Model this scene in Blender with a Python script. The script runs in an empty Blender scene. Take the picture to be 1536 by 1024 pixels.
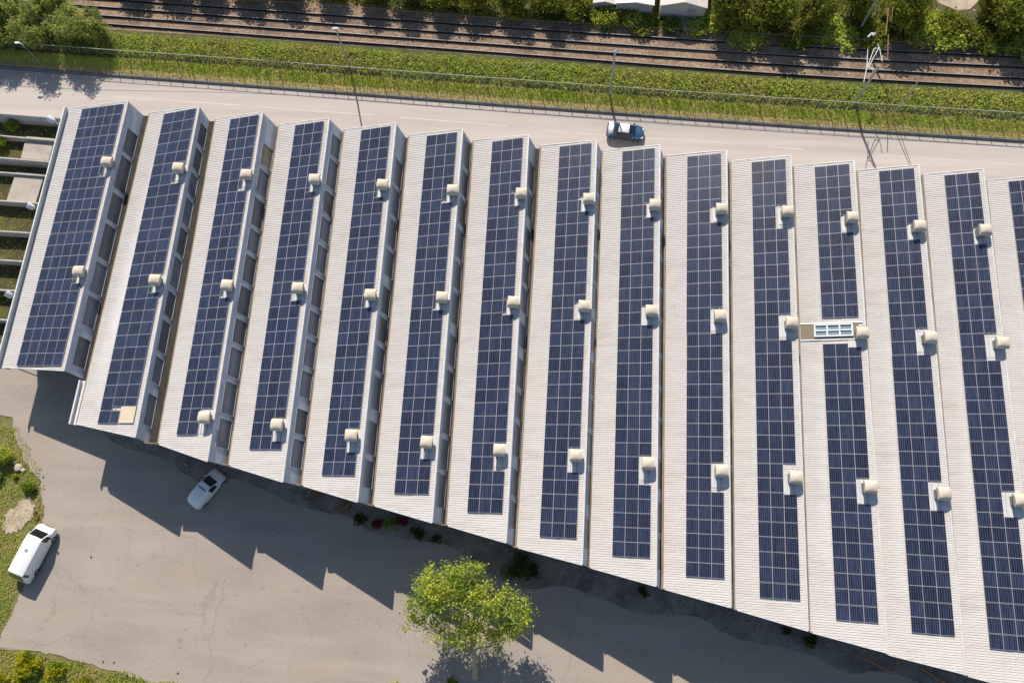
import bpy, bmesh, math, random
from mathutils import Vector, Matrix
random.seed(7)
S = bpy.context.scene
col = S.collection
PI = math.pi
# ------------------------------------------------------------------ camera
# cam axes -> world (x right, y down, z forward), solved from the vanishing points of the ridges
RC = Matrix(((0.99713003, 0.05133831, -0.05564242), (0.06508273, -0.95674056, 0.28356965), (-0.03867738, -0.28637717, -0.95733598)))
FPX = 1163.336
HC = 82.0
cam = bpy.data.cameras.new('camera'); camo = bpy.data.objects.new('camera', cam); col.objects.link(camo)
cam.sensor_fit = 'HORIZONTAL'; cam.sensor_width = 36.0; cam.lens = 36.0 * FPX / 1536.0
cam.clip_start = 1.0; cam.clip_end = 3000.0
m3 = RC @ Matrix(((1, 0, 0), (0, -1, 0), (0, 0, -1)))
camo.matrix_world = Matrix.Translation((0, 0, HC)) @ m3.to_4x4()
S.camera = camo
# ------------------------------------------------------------------ sky + sun
SUN_EL, SUN_AZ = math.radians(40.0), math.radians(-16.0)     # azimuth from +Y (north) towards +X
w = bpy.data.worlds.new('World'); S.world = w; w.use_nodes = True
nt = w.node_tree; nt.nodes.clear()
sky = nt.nodes.new('ShaderNodeTexSky'); sky.sky_type = 'NISHITA'; sky.sun_disc = False
sky.sun_elevation = SUN_EL; sky.sun_rotation = SUN_AZ % (2 * PI); sky.air_density = 1.0; sky.dust_density = 0.6
bg = nt.nodes.new('ShaderNodeBackground'); bg.inputs['Strength'].default_value = 0.10
wo = nt.nodes.new('ShaderNodeOutputWorld')
nt.links.new(sky.outputs[0], bg.inputs['Color']); nt.links.new(bg.outputs[0], wo.inputs['Surface'])
sl = bpy.data.lights.new('sun', 'SUN'); sl.energy = 4.9; sl.angle = math.radians(0.5); sl.color = (1.0, 0.92, 0.83)
so = bpy.data.objects.new('sun', sl); col.objects.link(so)
sdir = Vector((math.sin(SUN_AZ) * math.cos(SUN_EL), math.cos(SUN_AZ) * math.cos(SUN_EL), math.sin(SUN_EL)))
so.rotation_euler = (sdir).to_track_quat('Z', 'Y').to_euler(); so.location = (0, 0, 120)
vs = S.view_settings; vs.view_transform = 'Standard'; vs.look = 'None'; vs.exposure = 0.27; vs.gamma = 1.0
S.cycles.max_bounces = 6; S.cycles.transparent_max_bounces = 6

# ------------------------------------------------------------------ helpers
def U(px, py, h=0.0):
    """where the photo's point stands when it lies h metres above the ground"""
    r = RC @ Vector((px - 768.0, py - 512.0, FPX)); t = (h - HC) / r.z
    return Vector((r.x * t, r.y * t, h))
def lerp(a, b, t): return a + (b - a) * t
class MB:
    def __init__(s): s.v = []; s.f = []; s.m = []
    def quad(s, a, b, c, d, m=0):
        n = len(s.v); s.v += [tuple(a), tuple(b), tuple(c), tuple(d)]; s.f.append((n, n + 1, n + 2, n + 3)); s.m.append(m)
    def poly(s, pts, m=0):
        n = len(s.v); s.v += [tuple(p) for p in pts]; s.f.append(tuple(range(n, n + len(pts)))); s.m.append(m)
    def hexa(s, p, m=0):
        """p: 4 bottom corners (ccw from above) then 4 top corners"""
        n = len(s.v); s.v += [tuple(q) for q in p]
        for f in ((3, 2, 1, 0), (4, 5, 6, 7), (0, 1, 5, 4), (1, 2, 6, 5), (2, 3, 7, 6), (3, 0, 4, 7)):
            s.f.append(tuple(n + i for i in f)); s.m.append(m)
    def box(s, c, d, m=0, M=None):
        x, y, z = d[0] / 2, d[1] / 2, d[2] / 2
        p = [Vector((c[0] + i * x, c[1] + j * y, c[2] + k * z)) for k in (-1, 1) for i, j in ((-1, -1), (1, -1), (1, 1), (-1, 1))]
        if M is not None: p = [M @ q for q in p]
        s.hexa(p, m)
    def prism(s, pts, z0, z1, m=0):
        n = len(pts); a = [(p[0], p[1], z0) for p in pts]; b = [(p[0], p[1], z1) for p in pts]
        s.poly(b, m); s.poly(a[::-1], m)
        for i in range(n):
            j = (i + 1) % n; s.quad(a[i], a[j], b[j], b[i], m)
    def tube(s, pts, r, n=8, m=0, caps=True):
        pts = [Vector(p) for p in pts]; rs = r if isinstance(r, (list, tuple)) else [r] * len(pts)
        rings = []
        ref = None
        for i, p in enumerate(pts):
            d = (pts[min(i + 1, len(pts) - 1)] - pts[max(i - 1, 0)]).normalized()
            if ref is None: ref = Vector((1, 0, 0)) if abs(d.x) < .8 else Vector((0, 1, 0))
            a = (ref - d * ref.dot(d)).normalized(); b = d.cross(a); ref = a
            k = len(s.v)
            for j in range(n):
                t = 2 * PI * j / n; s.v.append(tuple(p + (a * math.cos(t) + b * math.sin(t)) * rs[i]))
            rings.append(k)
        for i in range(len(rings) - 1):
            for j in range(n):
                q = (j + 1) % n; s.f.append((rings[i] + j, rings[i] + q, rings[i + 1] + q, rings[i + 1] + j)); s.m.append(m)
        if caps:
            s.f.append(tuple(rings[0] + j for j in range(n))[::-1]); s.m.append(m)
            s.f.append(tuple(rings[-1] + j for j in range(n))); s.m.append(m)
    def build(s, name, mats, parent=None, smooth=False, angle=35):
        me = bpy.data.meshes.new(name); me.from_pydata(s.v, [], s.f)
        mats = mats if isinstance(mats, (list, tuple)) else [mats]
        for q in mats: me.materials.append(q)
        if len(mats) > 1: me.polygons.foreach_set('material_index', s.m)
        me.update()
        if smooth:
            me.shade_smooth()
            me.set_sharp_from_angle(angle=math.radians(angle))
        o = bpy.data.objects.new(name, me); col.objects.link(o)
        if parent is not None: o.parent = parent
        return o
def tag(o, label=None, cat=None, group=None, kind=None):
    if label: o['label'] = label
    if cat: o['category'] = cat
    if group: o['group'] = group
    if kind: o['kind'] = kind
    return o
def empty(name, loc=(0, 0, 0), rz=0.0):
    o = bpy.data.objects.new(name, None); col.objects.link(o); o.location = loc; o.rotation_euler = (0, 0, rz)
    o.empty_display_size = .3
    return o
def copy_tree(o, parent=None):
    c = o.copy(); col.objects.link(c)
    if parent is not None: c.parent = parent
    for ch in list(o.children): copy_tree(ch, c)
    return c
def smoothline(pts, n=8):
    """Catmull-Rom through the points"""
    out = []
    P = [pts[0] * 2 - pts[1]] + list(pts) + [pts[-1] * 2 - pts[-2]]
    for i in range(1, len(P) - 2):
        for k in range(n):
            t = k / n; a, b, c, d = P[i - 1], P[i], P[i + 1], P[i + 2]
            out.append(.5 * ((2 * b) + (c - a) * t + (2 * a - 5 * b + 4 * c - d) * t * t + (3 * b - a - 3 * c + d) * t ** 3))
    out.append(pts[-1].copy()); return out
def curve(pxs, h=0.0, n=8): return smoothline([U(x, y, h) for x, y in pxs], n)
def at_x(line, x):
    for a, b in zip(line, line[1:]):
        if a.x <= x <= b.x: return lerp(a, b, (x - a.x) / (b.x - a.x))
    return line[0] if x < line[0].x else line[-1]
# ------------------------------------------------------------------ materials
def mat(name, c1, c2=None, scale=1.0, rough=.85, detail=6.0, lo=.35, hi=.65, stretch=None, rot=0.0, c3=None, scale3=.1, lo3=.45, hi3=.7,
        bump=0.0, bscale=20.0, metal=0.0, spec=.3, grain=0.0, gscale=30.0):
    m = bpy.data.materials.new(name); m.use_nodes = True; t = m.node_tree; b = t.nodes['Principled BSDF']
    b.inputs['Roughness'].default_value = rough; b.inputs['Metallic'].default_value = metal
    b.inputs['Specular IOR Level'].default_value = spec
    b.inputs['Base Color'].default_value = (*c1, 1)
    tc = t.nodes.new('ShaderNodeTexCoord'); mp = t.nodes.new('ShaderNodeMapping'); t.links.new(tc.outputs['Object'], mp.inputs[0])
    if stretch: mp.inputs['Scale'].default_value = stretch
    mp.inputs['Rotation'].default_value = (0, 0, rot)
    def noise(sc, det, l, h):
        n = t.nodes.new('ShaderNodeTexNoise'); n.inputs['Scale'].default_value = sc; n.inputs['Detail'].default_value = det
        n.inputs['Roughness'].default_value = .6
        t.links.new(mp.outputs[0], n.inputs['Vector'])
        r = t.nodes.new('ShaderNodeMapRange'); r.inputs[1].default_value = l; r.inputs[2].default_value = h
        t.links.new(n.outputs['Fac'], r.inputs[0]); return r.outputs[0]
    last = None
    if c2:
        x = t.nodes.new('ShaderNodeMix'); x.data_type = 'RGBA'; x.inputs[6].default_value = (*c1, 1); x.inputs[7].default_value = (*c2, 1)
        t.links.new(noise(scale, detail, lo, hi), x.inputs[0]); last = x.outputs[2]
    if c3:
        x = t.nodes.new('ShaderNodeMix'); x.data_type = 'RGBA'
        if last: t.links.new(last, x.inputs[6])
        else: x.inputs[6].default_value = (*c1, 1)
        x.inputs[7].default_value = (*c3, 1); t.links.new(noise(scale3, 5, lo3, hi3), x.inputs[0]); last = x.outputs[2]
    if grain:
        n = t.nodes.new('ShaderNodeTexNoise'); n.inputs['Scale'].default_value = gscale; n.inputs['Detail'].default_value = 3
        t.links.new(tc.outputs['Object'], n.inputs['Vector'])
        r = t.nodes.new('ShaderNodeMapRange'); r.inputs[1].default_value = .3; r.inputs[2].default_value = .7
        r.inputs[3].default_value = 1 - grain; r.inputs[4].default_value = 1 + grain; t.links.new(n.outputs['Fac'], r.inputs[0])
        x = t.nodes.new('ShaderNodeVectorMath'); x.operation = 'SCALE'
        if last: t.links.new(last, x.inputs[0])
        else: x.inputs[0].default_value = c1
        t.links.new(r.outputs[0], x.inputs['Scale']); last = x.outputs[0]
    if last: t.links.new(last, b.inputs['Base Color'])
    if bump:
        n = t.nodes.new('ShaderNodeTexNoise'); n.inputs['Scale'].default_value = bscale; n.inputs['Detail'].default_value = 4
        t.links.new(tc.outputs['Object'], n.inputs['Vector'])
        bp = t.nodes.new('ShaderNodeBump'); bp.inputs['Strength'].default_value = bump; bp.inputs['Distance'].default_value = .1
        t.links.new(n.outputs['Fac'], bp.inputs['Height']); t.links.new(bp.outputs[0], b.inputs['Normal'])
    return m
def leafmat(name, c1, c2, c3=None, trans=.35, vscale=.5):
    """each leaf its own tint between c1 and c2; whole branches drift to c3"""
    m = bpy.data.materials.new(name); m.use_nodes = True; t = m.node_tree; t.nodes.clear()
    g = t.nodes.new('ShaderNodeNewGeometry'); x = t.nodes.new('ShaderNodeMix'); x.data_type = 'RGBA'
    x.inputs[6].default_value = (*c1, 1); x.inputs[7].default_value = (*c2, 1); t.links.new(g.outputs['Random Per Island'], x.inputs[0])
    last = x.outputs[2]
    if c3:
        tc = t.nodes.new('ShaderNodeTexCoord'); n = t.nodes.new('ShaderNodeTexNoise'); n.inputs['Scale'].default_value = vscale; n.inputs['Detail'].default_value = 2
        t.links.new(tc.outputs['Object'], n.inputs['Vector'])
        r = t.nodes.new('ShaderNodeMapRange'); r.inputs[1].default_value = .42; r.inputs[2].default_value = .62; t.links.new(n.outputs['Fac'], r.inputs[0])
        y = t.nodes.new('ShaderNodeMix'); y.data_type = 'RGBA'; t.links.new(r.outputs[0], y.inputs[0]); t.links.new(last, y.inputs[6]); y.inputs[7].default_value = (*c3, 1); last = y.outputs[2]
    d = t.nodes.new('ShaderNodeBsdfDiffuse'); tr = t.nodes.new('ShaderNodeBsdfTranslucent'); mx = t.nodes.new('ShaderNodeMixShader')
    mx.inputs[0].default_value = trans; t.links.new(last, d.inputs[0]); t.links.new(last, tr.inputs[0])
    t.links.new(d.outputs[0], mx.inputs[1]); t.links.new(tr.outputs[0], mx.inputs[2])
    o = t.nodes.new('ShaderNodeOutputMaterial'); t.links.new(mx.outputs[0], o.inputs[0]); return m
M = {}
RROT = math.radians(3.0)
M['ground'] = mat('meadow', (.13, .15, .035), (.22, .18, .08), .35, .95, bump=.5, bscale=9, grain=.35, gscale=6)
M['yard'] = mat('worn_asphalt', (.30, .258, .22), (.385, .33, .278), .16, .9, 11, .32, .68, c3=(.37, .305, .235), scale3=.10, lo3=.46, hi3=.72, bump=.3, bscale=16, grain=.16, gscale=8, stretch=(.55, 1.5, 1), rot=.75)
M['road'] = mat('pale_road', (.40, .355, .315), (.52, .465, .415), .5, .9, 7, .3, .7, stretch=(.05, 1.3, 1), rot=RROT, bump=.15, bscale=12, grain=.05, gscale=9)
M['line'] = mat('faded_line', (.62, .55, .46), (.52, .465, .40), .8, .85)
M['kerb'] = mat('kerb_concrete', (.13, .13, .135), (.19, .185, .18), .9, .9)
M['verge'] = mat('verge_grass', (.30, .37, .05), (.45, .44, .11), .35, .95, 6, .35, .65, bump=.6, bscale=6, grain=.3, gscale=5)
M['dry'] = mat('dry_grass', (.46, .37, .15), (.34, .30, .10), .8, .95, stretch=(.3, 2, 1), bump=.4, bscale=7, grain=.2, gscale=6)
M['ballast'] = mat('ballast', (.24, .165, .105), (.38, .27, .18), 2.2, .95, 8, .3, .7, c3=(.16, .11, .075), scale3=.35, bump=1.0, bscale=7, grain=.4, gscale=5)
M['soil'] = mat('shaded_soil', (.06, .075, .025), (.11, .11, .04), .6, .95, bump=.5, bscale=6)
M['rubble'] = mat('rubble_stone', (.34, .30, .25), (.20, .17, .14), 1.2, .9)
M['darksoil'] = mat('dark_soil', (.21, .185, .16), (.31, .27, .23), .8, .95, 9, .35, .65, c3=(.13, .115, .10), scale3=.35, lo3=.45, hi3=.7, bump=.5, bscale=8, grain=.25, gscale=5)
M['rail'] = mat('rail_steel', (.035, .024, .018), (.055, .038, .028), 2, .6, metal=.3)
M['railtop'] = mat('rail_top', (.36, .36, .37), rough=.55, metal=.0)
M['sand'] = mat('sand', (.52, .42, .33), (.36, .29, .19), .9, .95, bump=.3, grain=.12, gscale=4)
M['plot'] = mat('plot_ground', (.065, .052, .03), (.10, .095, .03), .5, .95, 7, .4, .6, bump=.5, bscale=8, grain=.25)
M['concrete'] = mat('slab_concrete', (.46, .41, .34), (.37, .33, .27), .8, .9, 8, c3=(.30, .27, .22), scale3=.5, lo3=.55, hi3=.8, grain=.06)
M['wallc'] = mat('plot_wall', (.52, .50, .46), (.40, .38, .35), .9, .9, 8, grain=.05)
M['roof'] = mat('roof_sheet', (.63, .595, .555), (.575, .54, .50), .5, .75, 8, .3, .7, c3=(.47, .43, .375), scale3=.8, lo3=.53, hi3=.9, grain=.05, gscale=5, stretch=(.32, 1.5, 1))
M['trim'] = mat('white_trim', (.72, .72, .71), (.62, .62, .61), .5, .45, spec=.5)
M['clere'] = mat('clerestory_wall', (.50, .53, .57), (.43, .45, .49), .7, .7, 8, grain=.05)
M['facade'] = mat('facade', (.42, .39, .34), (.33, .30, .26), .4, .9, 8, grain=.06)
M['gutter'] = mat('gutter', (.34, .27, .185), (.20, .15, .10), 1.2, .9, 8, stretch=(1, .3, 1))
M['gutterfloor'] = mat('shaded_gutter_floor', (.03, .028, .024), (.06, .05, .04), 1.2, .9)  # shade of the deep channel is put into this floor colour
M['galv'] = mat('galvanised', (.46, .48, .50), (.38, .40, .42), 1.5, .5, metal=.3)
M['post'] = mat('post_metal', (.40, .41, .42), (.33, .34, .35), 1.5, .55, metal=.2)
M['darkpost'] = mat('fence_green', (.05, .065, .045), (.08, .09, .06), 2, .7)
M['fencerail'] = mat('fence_rail', (.52, .54, .50), (.42, .44, .40), .8, .6)
M['wire'] = mat('wire', (.10, .12, .09), rough=.6)
M['cable'] = mat('cable', (.06, .06, .06), rough=.5)
M['hood'] = mat('vent_fibreglass', (.62, .54, .43), (.55, .48, .37), 1.6, .75, 6, c3=(.45, .36, .25), scale3=1.1, lo3=.58, hi3=.85)
M['ventdark'] = mat('vent_shaft', (.30, .29, .27), (.25, .24, .22), 2, .8)
M['flash'] = mat('flashing', (.60, .585, .57), (.50, .485, .46), 1.2, .55)
M['board'] = mat('board', (.64, .55, .40), (.56, .47, .33), 1.1, .85, 7)
M['brown'] = mat('brown_board', (.26, .21, .15), (.20, .16, .11), 3, .9, stretch=(6, 1, 1))
M['frame'] = mat('panel_frame', (.44, .44, .47), rough=.4, metal=.0, spec=.5)
M['wframe'] = mat('window_frame', (.50, .52, .55), (.42, .44, .47), 1, .6)
M['white'] = mat('white_paint', (.78, .78, .78), rough=.45, spec=.5)
M['wood'] = mat('wood', (.32, .20, .11), (.22, .14, .08), 2, .85, stretch=(.4, 4, 1))
M['rust'] = mat('orange_timber', (.42, .20, .09), (.30, .15, .07), 2, .85)
M['card'] = mat('cardboard', (.55, .45, .35), (.48, .39, .30), 2, .9)
M['bark'] = mat('bark', (.52, .46, .30), (.36, .30, .18), 4, .9, stretch=(2, 2, .5), bump=.6, bscale=10)
M['darkbark'] = mat('dark_bark', (.12, .09, .06), (.08, .06, .04), 4, .9)
M['stone'] = mat('stone', (.52, .45, .36), (.42, .36, .28), 3, .9, bump=.4)
M['blackstone'] = mat('dark_stone', (.06, .055, .05), rough=.9)
M['rubber'] = mat('tyre_rubber', (.02, .02, .021), rough=.8)
M['rim'] = mat('wheel_rim', (.55, .56, .58), rough=.35, metal=.8)
M['tarp'] = mat('tarpaulin', (.30, .33, .36), (.22, .24, .27), 1.5, .6)
M['hutwall'] = mat('hut_wall', (.55, .55, .54), (.46, .46, .45), .8, .8)
M['hutroof'] = mat('hut_roof', (.66, .62, .56), (.56, .52, .47), .8, .8)
M['hutgrey'] = mat('hut_grey', (.38, .40, .43), (.31, .33, .36), .8, .7)
def paint(name, c, metal=0.0, rough=.25):
    m = mat(name, c, rough=rough, metal=metal, spec=.5); m.node_tree.nodes['Principled BSDF'].inputs['Coat Weight'].default_value = .6
    m.node_tree.nodes['Principled BSDF'].inputs['Coat Roughness'].default_value = .08; return m
M['paintwhite'] = paint('white_car_paint', (.80, .80, .80)); M['paintdark'] = paint('blue_car_paint', (.05, .12, .22), .3, .25)
M['paintblue'] = paint('blue_stripe', (.03, .10, .30)); M['glass'] = paint('vehicle_glass', (.012, .014, .018), 0, .08)
M['blackplastic'] = mat('black_plastic', (.025, .025, .027), rough=.6); M['lampred'] = paint('red_lamp', (.35, .02, .02)); M['lampclear'] = paint('clear_lamp', (.7, .7, .72))
def yard_wear(m):
    # cracks, oil spots and lighter dusty sweeps in the worn asphalt
    t = m.node_tree; b = t.nodes['Principled BSDF']; src = b.inputs['Base Color'].links[0].from_socket
    tc = t.nodes.new('ShaderNodeTexCoord')
    def mixin(fac, colr, src):
        x = t.nodes.new('ShaderNodeMix'); x.data_type = 'RGBA'; x.inputs[7].default_value = (*colr, 1); t.links.new(src, x.inputs[6]); t.links.new(fac, x.inputs[0]); return x.outputs[2]
    def rng_(sock, a, b_, c, d):
        r = t.nodes.new('ShaderNodeMapRange'); r.inputs[1].default_value = a; r.inputs[2].default_value = b_; r.inputs[3].default_value = c; r.inputs[4].default_value = d; t.links.new(sock, r.inputs[0]); return r.outputs[0]
    n = t.nodes.new('ShaderNodeTexNoise'); n.inputs['Scale'].default_value = .5; n.inputs['Detail'].default_value = 3; t.links.new(tc.outputs['Object'], n.inputs['Vector'])
    ad = t.nodes.new('ShaderNodeVectorMath'); ad.operation = 'MULTIPLY_ADD'; ad.inputs[1].default_value = (3, 3, 0); t.links.new(n.outputs['Color'], ad.inputs[0]); t.links.new(tc.outputs['Object'], ad.inputs[2])
    v = t.nodes.new('ShaderNodeTexVoronoi'); v.feature = 'DISTANCE_TO_EDGE'; v.inputs['Scale'].default_value = .13; t.links.new(ad.outputs[0], v.inputs['Vector'])
    src = mixin(rng_(v.outputs['Distance'], .0, .009, .22, 0), (.09, .08, .07), src)
    o = t.nodes.new('ShaderNodeTexNoise'); o.inputs['Scale'].default_value = 1.1; o.inputs['Detail'].default_value = 4; t.links.new(tc.outputs['Object'], o.inputs['Vector'])
    src = mixin(rng_(o.outputs['Fac'], .66, .78, 0, .45), (.10, .09, .08), src)
    mp = t.nodes.new('ShaderNodeMapping'); mp.inputs['Scale'].default_value = (.05, .9, 1); mp.inputs['Rotation'].default_value = (0, 0, .55); t.links.new(tc.outputs['Object'], mp.inputs[0])
    s = t.nodes.new('ShaderNodeTexNoise'); s.inputs['Scale'].default_value = .8; s.inputs['Detail'].default_value = 5; t.links.new(mp.outputs[0], s.inputs['Vector'])
    src = mixin(rng_(s.outputs['Fac'], .52, .68, 0, .45), (.40, .345, .29), src)
    t.links.new(src, b.inputs['Base Color'])
yard_wear(M['yard'])
def solar_mat():
    m = mat('solar_cells', (.02, .03, .09), rough=.22, spec=.5); t = m.node_tree; b = t.nodes['Principled BSDF']
    tc = t.nodes.new('ShaderNodeTexCoord'); sp = t.nodes.new('ShaderNodeSeparateXYZ'); t.links.new(tc.outputs['Object'], sp.inputs[0])
    def band(axis, period, width):
        a = t.nodes.new('ShaderNodeMath'); a.operation = 'PINGPONG'; a.inputs[1].default_value = period / 2; t.links.new(sp.outputs[axis], a.inputs[0])
        c = t.nodes.new('ShaderNodeMath'); c.operation = 'LESS_THAN'; c.inputs[1].default_value = width / 2; t.links.new(a.outputs[0], c.inputs[0]); return c.outputs[0]
    oi = t.nodes.new('ShaderNodeObjectInfo')
    n = t.nodes.new('ShaderNodeTexNoise'); n.inputs['Scale'].default_value = 5; n.inputs['Detail'].default_value = 2
    mp = t.nodes.new('ShaderNodeMapping'); mp.inputs['Scale'].default_value = (1.4, .12, 1); t.links.new(tc.outputs['Object'], mp.inputs[0])
    ad = t.nodes.new('ShaderNodeVectorMath'); ad.operation = 'ADD'; t.links.new(mp.outputs[0], ad.inputs[0])
    cb = t.nodes.new('ShaderNodeMath'); cb.operation = 'MULTIPLY'; cb.inputs[1].default_value = 37; t.links.new(oi.outputs['Random'], cb.inputs[0])
    t.links.new(cb.outputs[0], ad.inputs[1]); t.links.new(ad.outputs[0], n.inputs['Vector'])
    x = t.nodes.new('ShaderNodeMix'); x.data_type = 'RGBA'; x.inputs[6].default_value = (.009, .013, .029, 1); x.inputs[7].default_value = (.025, .033, .060, 1)
    r = t.nodes.new('ShaderNodeMapRange'); r.inputs[1].default_value = .35; r.inputs[2].default_value = .7; t.links.new(n.outputs['Fac'], r.inputs[0]); t.links.new(r.outputs[0], x.inputs[0])
    hs = t.nodes.new('ShaderNodeHueSaturation'); vr = t.nodes.new('ShaderNodeMapRange'); vr.inputs[3].default_value = .72; vr.inputs[4].default_value = 1.4
    t.links.new(oi.outputs['Random'], vr.inputs[0]); t.links.new(vr.outputs[0], hs.inputs['Value']); t.links.new(x.outputs[2], hs.inputs['Color'])
    bb = t.nodes.new('ShaderNodeMix'); bb.data_type = 'RGBA'; bb.inputs[7].default_value = (.13, .15, .24, 1)
    t.links.new(hs.outputs[0], bb.inputs[6])
    mu = t.nodes.new('ShaderNodeMath'); mu.operation = 'MULTIPLY'; mu.inputs[1].default_value = .75; t.links.new(band(0, .19, .022), mu.inputs[0]); t.links.new(mu.outputs[0], bb.inputs[0])
    t.links.new(bb.outputs[2], b.inputs['Base Color']); return m
M['cells'] = solar_mat()
def glassblock(name, c1, c2, line):
    m = mat(name, c1, c2, .8, .22, 3, spec=.5); t = m.node_tree; b = t.nodes['Principled BSDF']
    src = b.inputs['Base Color'].links[0].from_socket
    tc = t.nodes.new('ShaderNodeTexCoord'); sp = t.nodes.new('ShaderNodeSeparateXYZ'); t.links.new(tc.outputs['Object'], sp.inputs[0]); out = src
    for ax, per, wd in ((1, .26, .035), (2, .26, .03)):
        a = t.nodes.new('ShaderNodeMath'); a.operation = 'PINGPONG'; a.inputs[1].default_value = per / 2; t.links.new(sp.outputs[ax], a.inputs[0])
        c = t.nodes.new('ShaderNodeMath'); c.operation = 'LESS_THAN'; c.inputs[1].default_value = wd / 2; t.links.new(a.outputs[0], c.inputs[0])
        x = t.nodes.new('ShaderNodeMix'); x.data_type = 'RGBA'; x.inputs[7].default_value = (*line, 1); t.links.new(out, x.inputs[6]); t.links.new(c.outputs[0], x.inputs[0]); out = x.outputs[2]
    t.links.new(out, b.inputs['Base Color']); return m
M['pane'] = glassblock('factory_pane', (.075, .095, .125), (.11, .13, .165), (.21, .23, .26)); M['panedark'] = glassblock('dark_factory_pane', (.05, .06, .08), (.075, .085, .10), (.15, .17, .19))
M['paneboard'] = mat('boarded_pane', (.30, .25, .19), (.22, .18, .13), 1, .9)
M['skypane'] = mat('skylight_pane', (.16, .24, .28), (.22, .30, .33), .8, .2, spec=.5)
M['leafyellow'] = leafmat('yellow_green_leaves', (.42, .50, .06), (.70, .70, .14), (.34, .44, .07), .45, .35)
M['leafgreen'] = leafmat('green_leaves', (.10, .16, .02), (.28, .29, .05), (.32, .29, .05), .35, .3)
M['leafdark'] = leafmat('dark_leaves', (.05, .085, .018), (.14, .17, .03), None, .3)
M['leafbamboo'] = leafmat('pale_narrow_leaves', (.28, .34, .07), (.52, .54, .17), (.20, .26, .06), .35, .35)
M['leafhedge'] = leafmat('undergrowth_leaves', (.30, .40, .055), (.54, .58, .10), (.48, .46, .10), .3, .25)
M['leafshrub'] = leafmat('shrub_leaves', (.16, .28, .03), (.32, .42, .06), None, .35)
M['flower'] = leafmat('yellow_flowers', (.62, .52, .02), (.42, .44, .03), (.16, .24, .02), .3, .9)
M['redflower'] = leafmat('red_flowers', (.45, .05, .10), (.30, .03, .06), (.08, .12, .03), .2, 2.5)
M['blade'] = leafmat('grass_blades', (.36, .48, .05), (.60, .66, .12), (.64, .58, .20), .5, .3)
M['bladedry'] = leafmat('dry_blades', (.52, .43, .17), (.40, .37, .12), None, .3)
# ------------------------------------------------------------------ the setting
def sheet(name, pts, z, m, kind='structure'):
    mb = MB(); mb.poly([(p[0], p[1], z) for p in pts]); o = mb.build(name, m); o['kind'] = kind; return o
def ribbon(name, A, B, m, zA=None, zB=None, kind='structure'):
    mb = MB()
    for i in range(len(A) - 1):
        q = [A[i], A[i + 1], B[i + 1], B[i]]
        if zA is not None: q = [Vector((q[0].x, q[0].y, zA)), Vector((q[1].x, q[1].y, zA)), Vector((q[2].x, q[2].y, zB)), Vector((q[3].x, q[3].y, zB))]
        mb.quad(*[q[k] for k in (3, 2, 1, 0)])
    o = mb.build(name, m, smooth=True); o['kind'] = kind; return o
XS = (-420, -200, 0, 172, 384, 768, 1152, 1536, 1780, 2000)
def line_px(ys, h=0.0): return curve(list(zip(XS, ys)), h, 6)
road_n = line_px((66, 86, 104, 117, 133, 162, 190, 216, 232, 246))        # foot of the kerb
kerb_t = line_px((63, 83, 100, 113, 129, 158, 186, 211, 227, 241), .22)   # top of the kerb
dry_t = line_px((54, 73, 90, 102, 118, 147, 175, 200, 216, 230), .36)
fence_l = line_px((42, 60, 75, 88, 103, 132, 159, 183, 199, 213), .8)      # foot of the fence
hedge_n = line_px((6, 22, 37, 49, 62, 90, 117, 141, 157, 170), .75)
ball_s = line_px((0, 18, 33, 45, 58, 86, 113, 137, 153, 166), .7)
ball_n = line_px((-72, -56, -40, -28, -10, 26, 50, 72, 88, 102), .7)
road_s = [Vector((p.x, p.y - 14.5, 0)) for p in road_n]
B0 = 420.0
sheet('ground', [(-B0, -B0), (B0, -B0), (B0, B0), (-B0, B0)], -.06, M['ground'])
ribbon('road', [Vector((p.x, p.y, 0)) for p in road_n], road_s, M['road'])
mbk = MB()
for a, b, c, d in zip(road_n, road_n[1:], kerb_t, kerb_t[1:]):
    a, b = Vector((a.x, a.y, -.03)), Vector((b.x, b.y, -.03)); c2, d2 = Vector((c.x, c.y + .22, .24)), Vector((d.x, d.y + .22, .24)); c1, d1 = Vector((c.x, c.y, .24)), Vector((d.x, d.y, .24))
    mbk.quad(a, b, d1, c1); mbk.quad(c1, d1, d2, c2)
o = mbk.build('kerb', M['kerb']); o['kind'] = 'structure'
kt = [Vector((p.x, p.y + .2, .235)) for p in kerb_t]
ribbon('dry_verge', dry_t, kt, M['dry'])
ribbon('grass_verge', fence_l, dry_t, M['verge'])
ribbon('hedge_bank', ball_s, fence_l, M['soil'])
ribbon('rail_ballast', ball_n, ball_s, M['ballast'])
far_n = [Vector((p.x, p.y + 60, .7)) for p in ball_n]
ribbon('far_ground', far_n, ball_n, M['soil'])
def rough(pts, amp, n=6, seed=1):
    r_ = random.Random(seed); q = [U(*p) for p in pts]; out = []
    for i in range(len(q)):
        a, c = q[i], q[(i + 1) % len(q)]
        for k in range(n): out.append(lerp(a, c, k / n) + Vector((r_.gauss(0, amp), r_.gauss(0, amp), 0)))
    return out
# faded centre line of the road: single worn dashes
for k, (xa, ya, xb, yb) in enumerate(((2, 131, 150, 144), (170, 145, 360, 158), (384, 160, 560, 173), (600, 176, 760, 189), (818, 196, 844, 198), (868, 200, 911, 203), (965, 207, 1083, 214), (1152, 220, 1205, 224), (1318, 233, 1446, 241), (1480, 244, 1580, 250))):
    a, b = U(xa, ya), U(xb, yb); n = Vector((-(b - a).y, (b - a).x, 0)).normalized() * .07
    mb = MB(); mb.quad(a - n, b - n, b + n, a + n); 
    o = mb.build('lane_marking', M['line']); o.location.z = .005; o['kind'] = 'structure'
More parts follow.
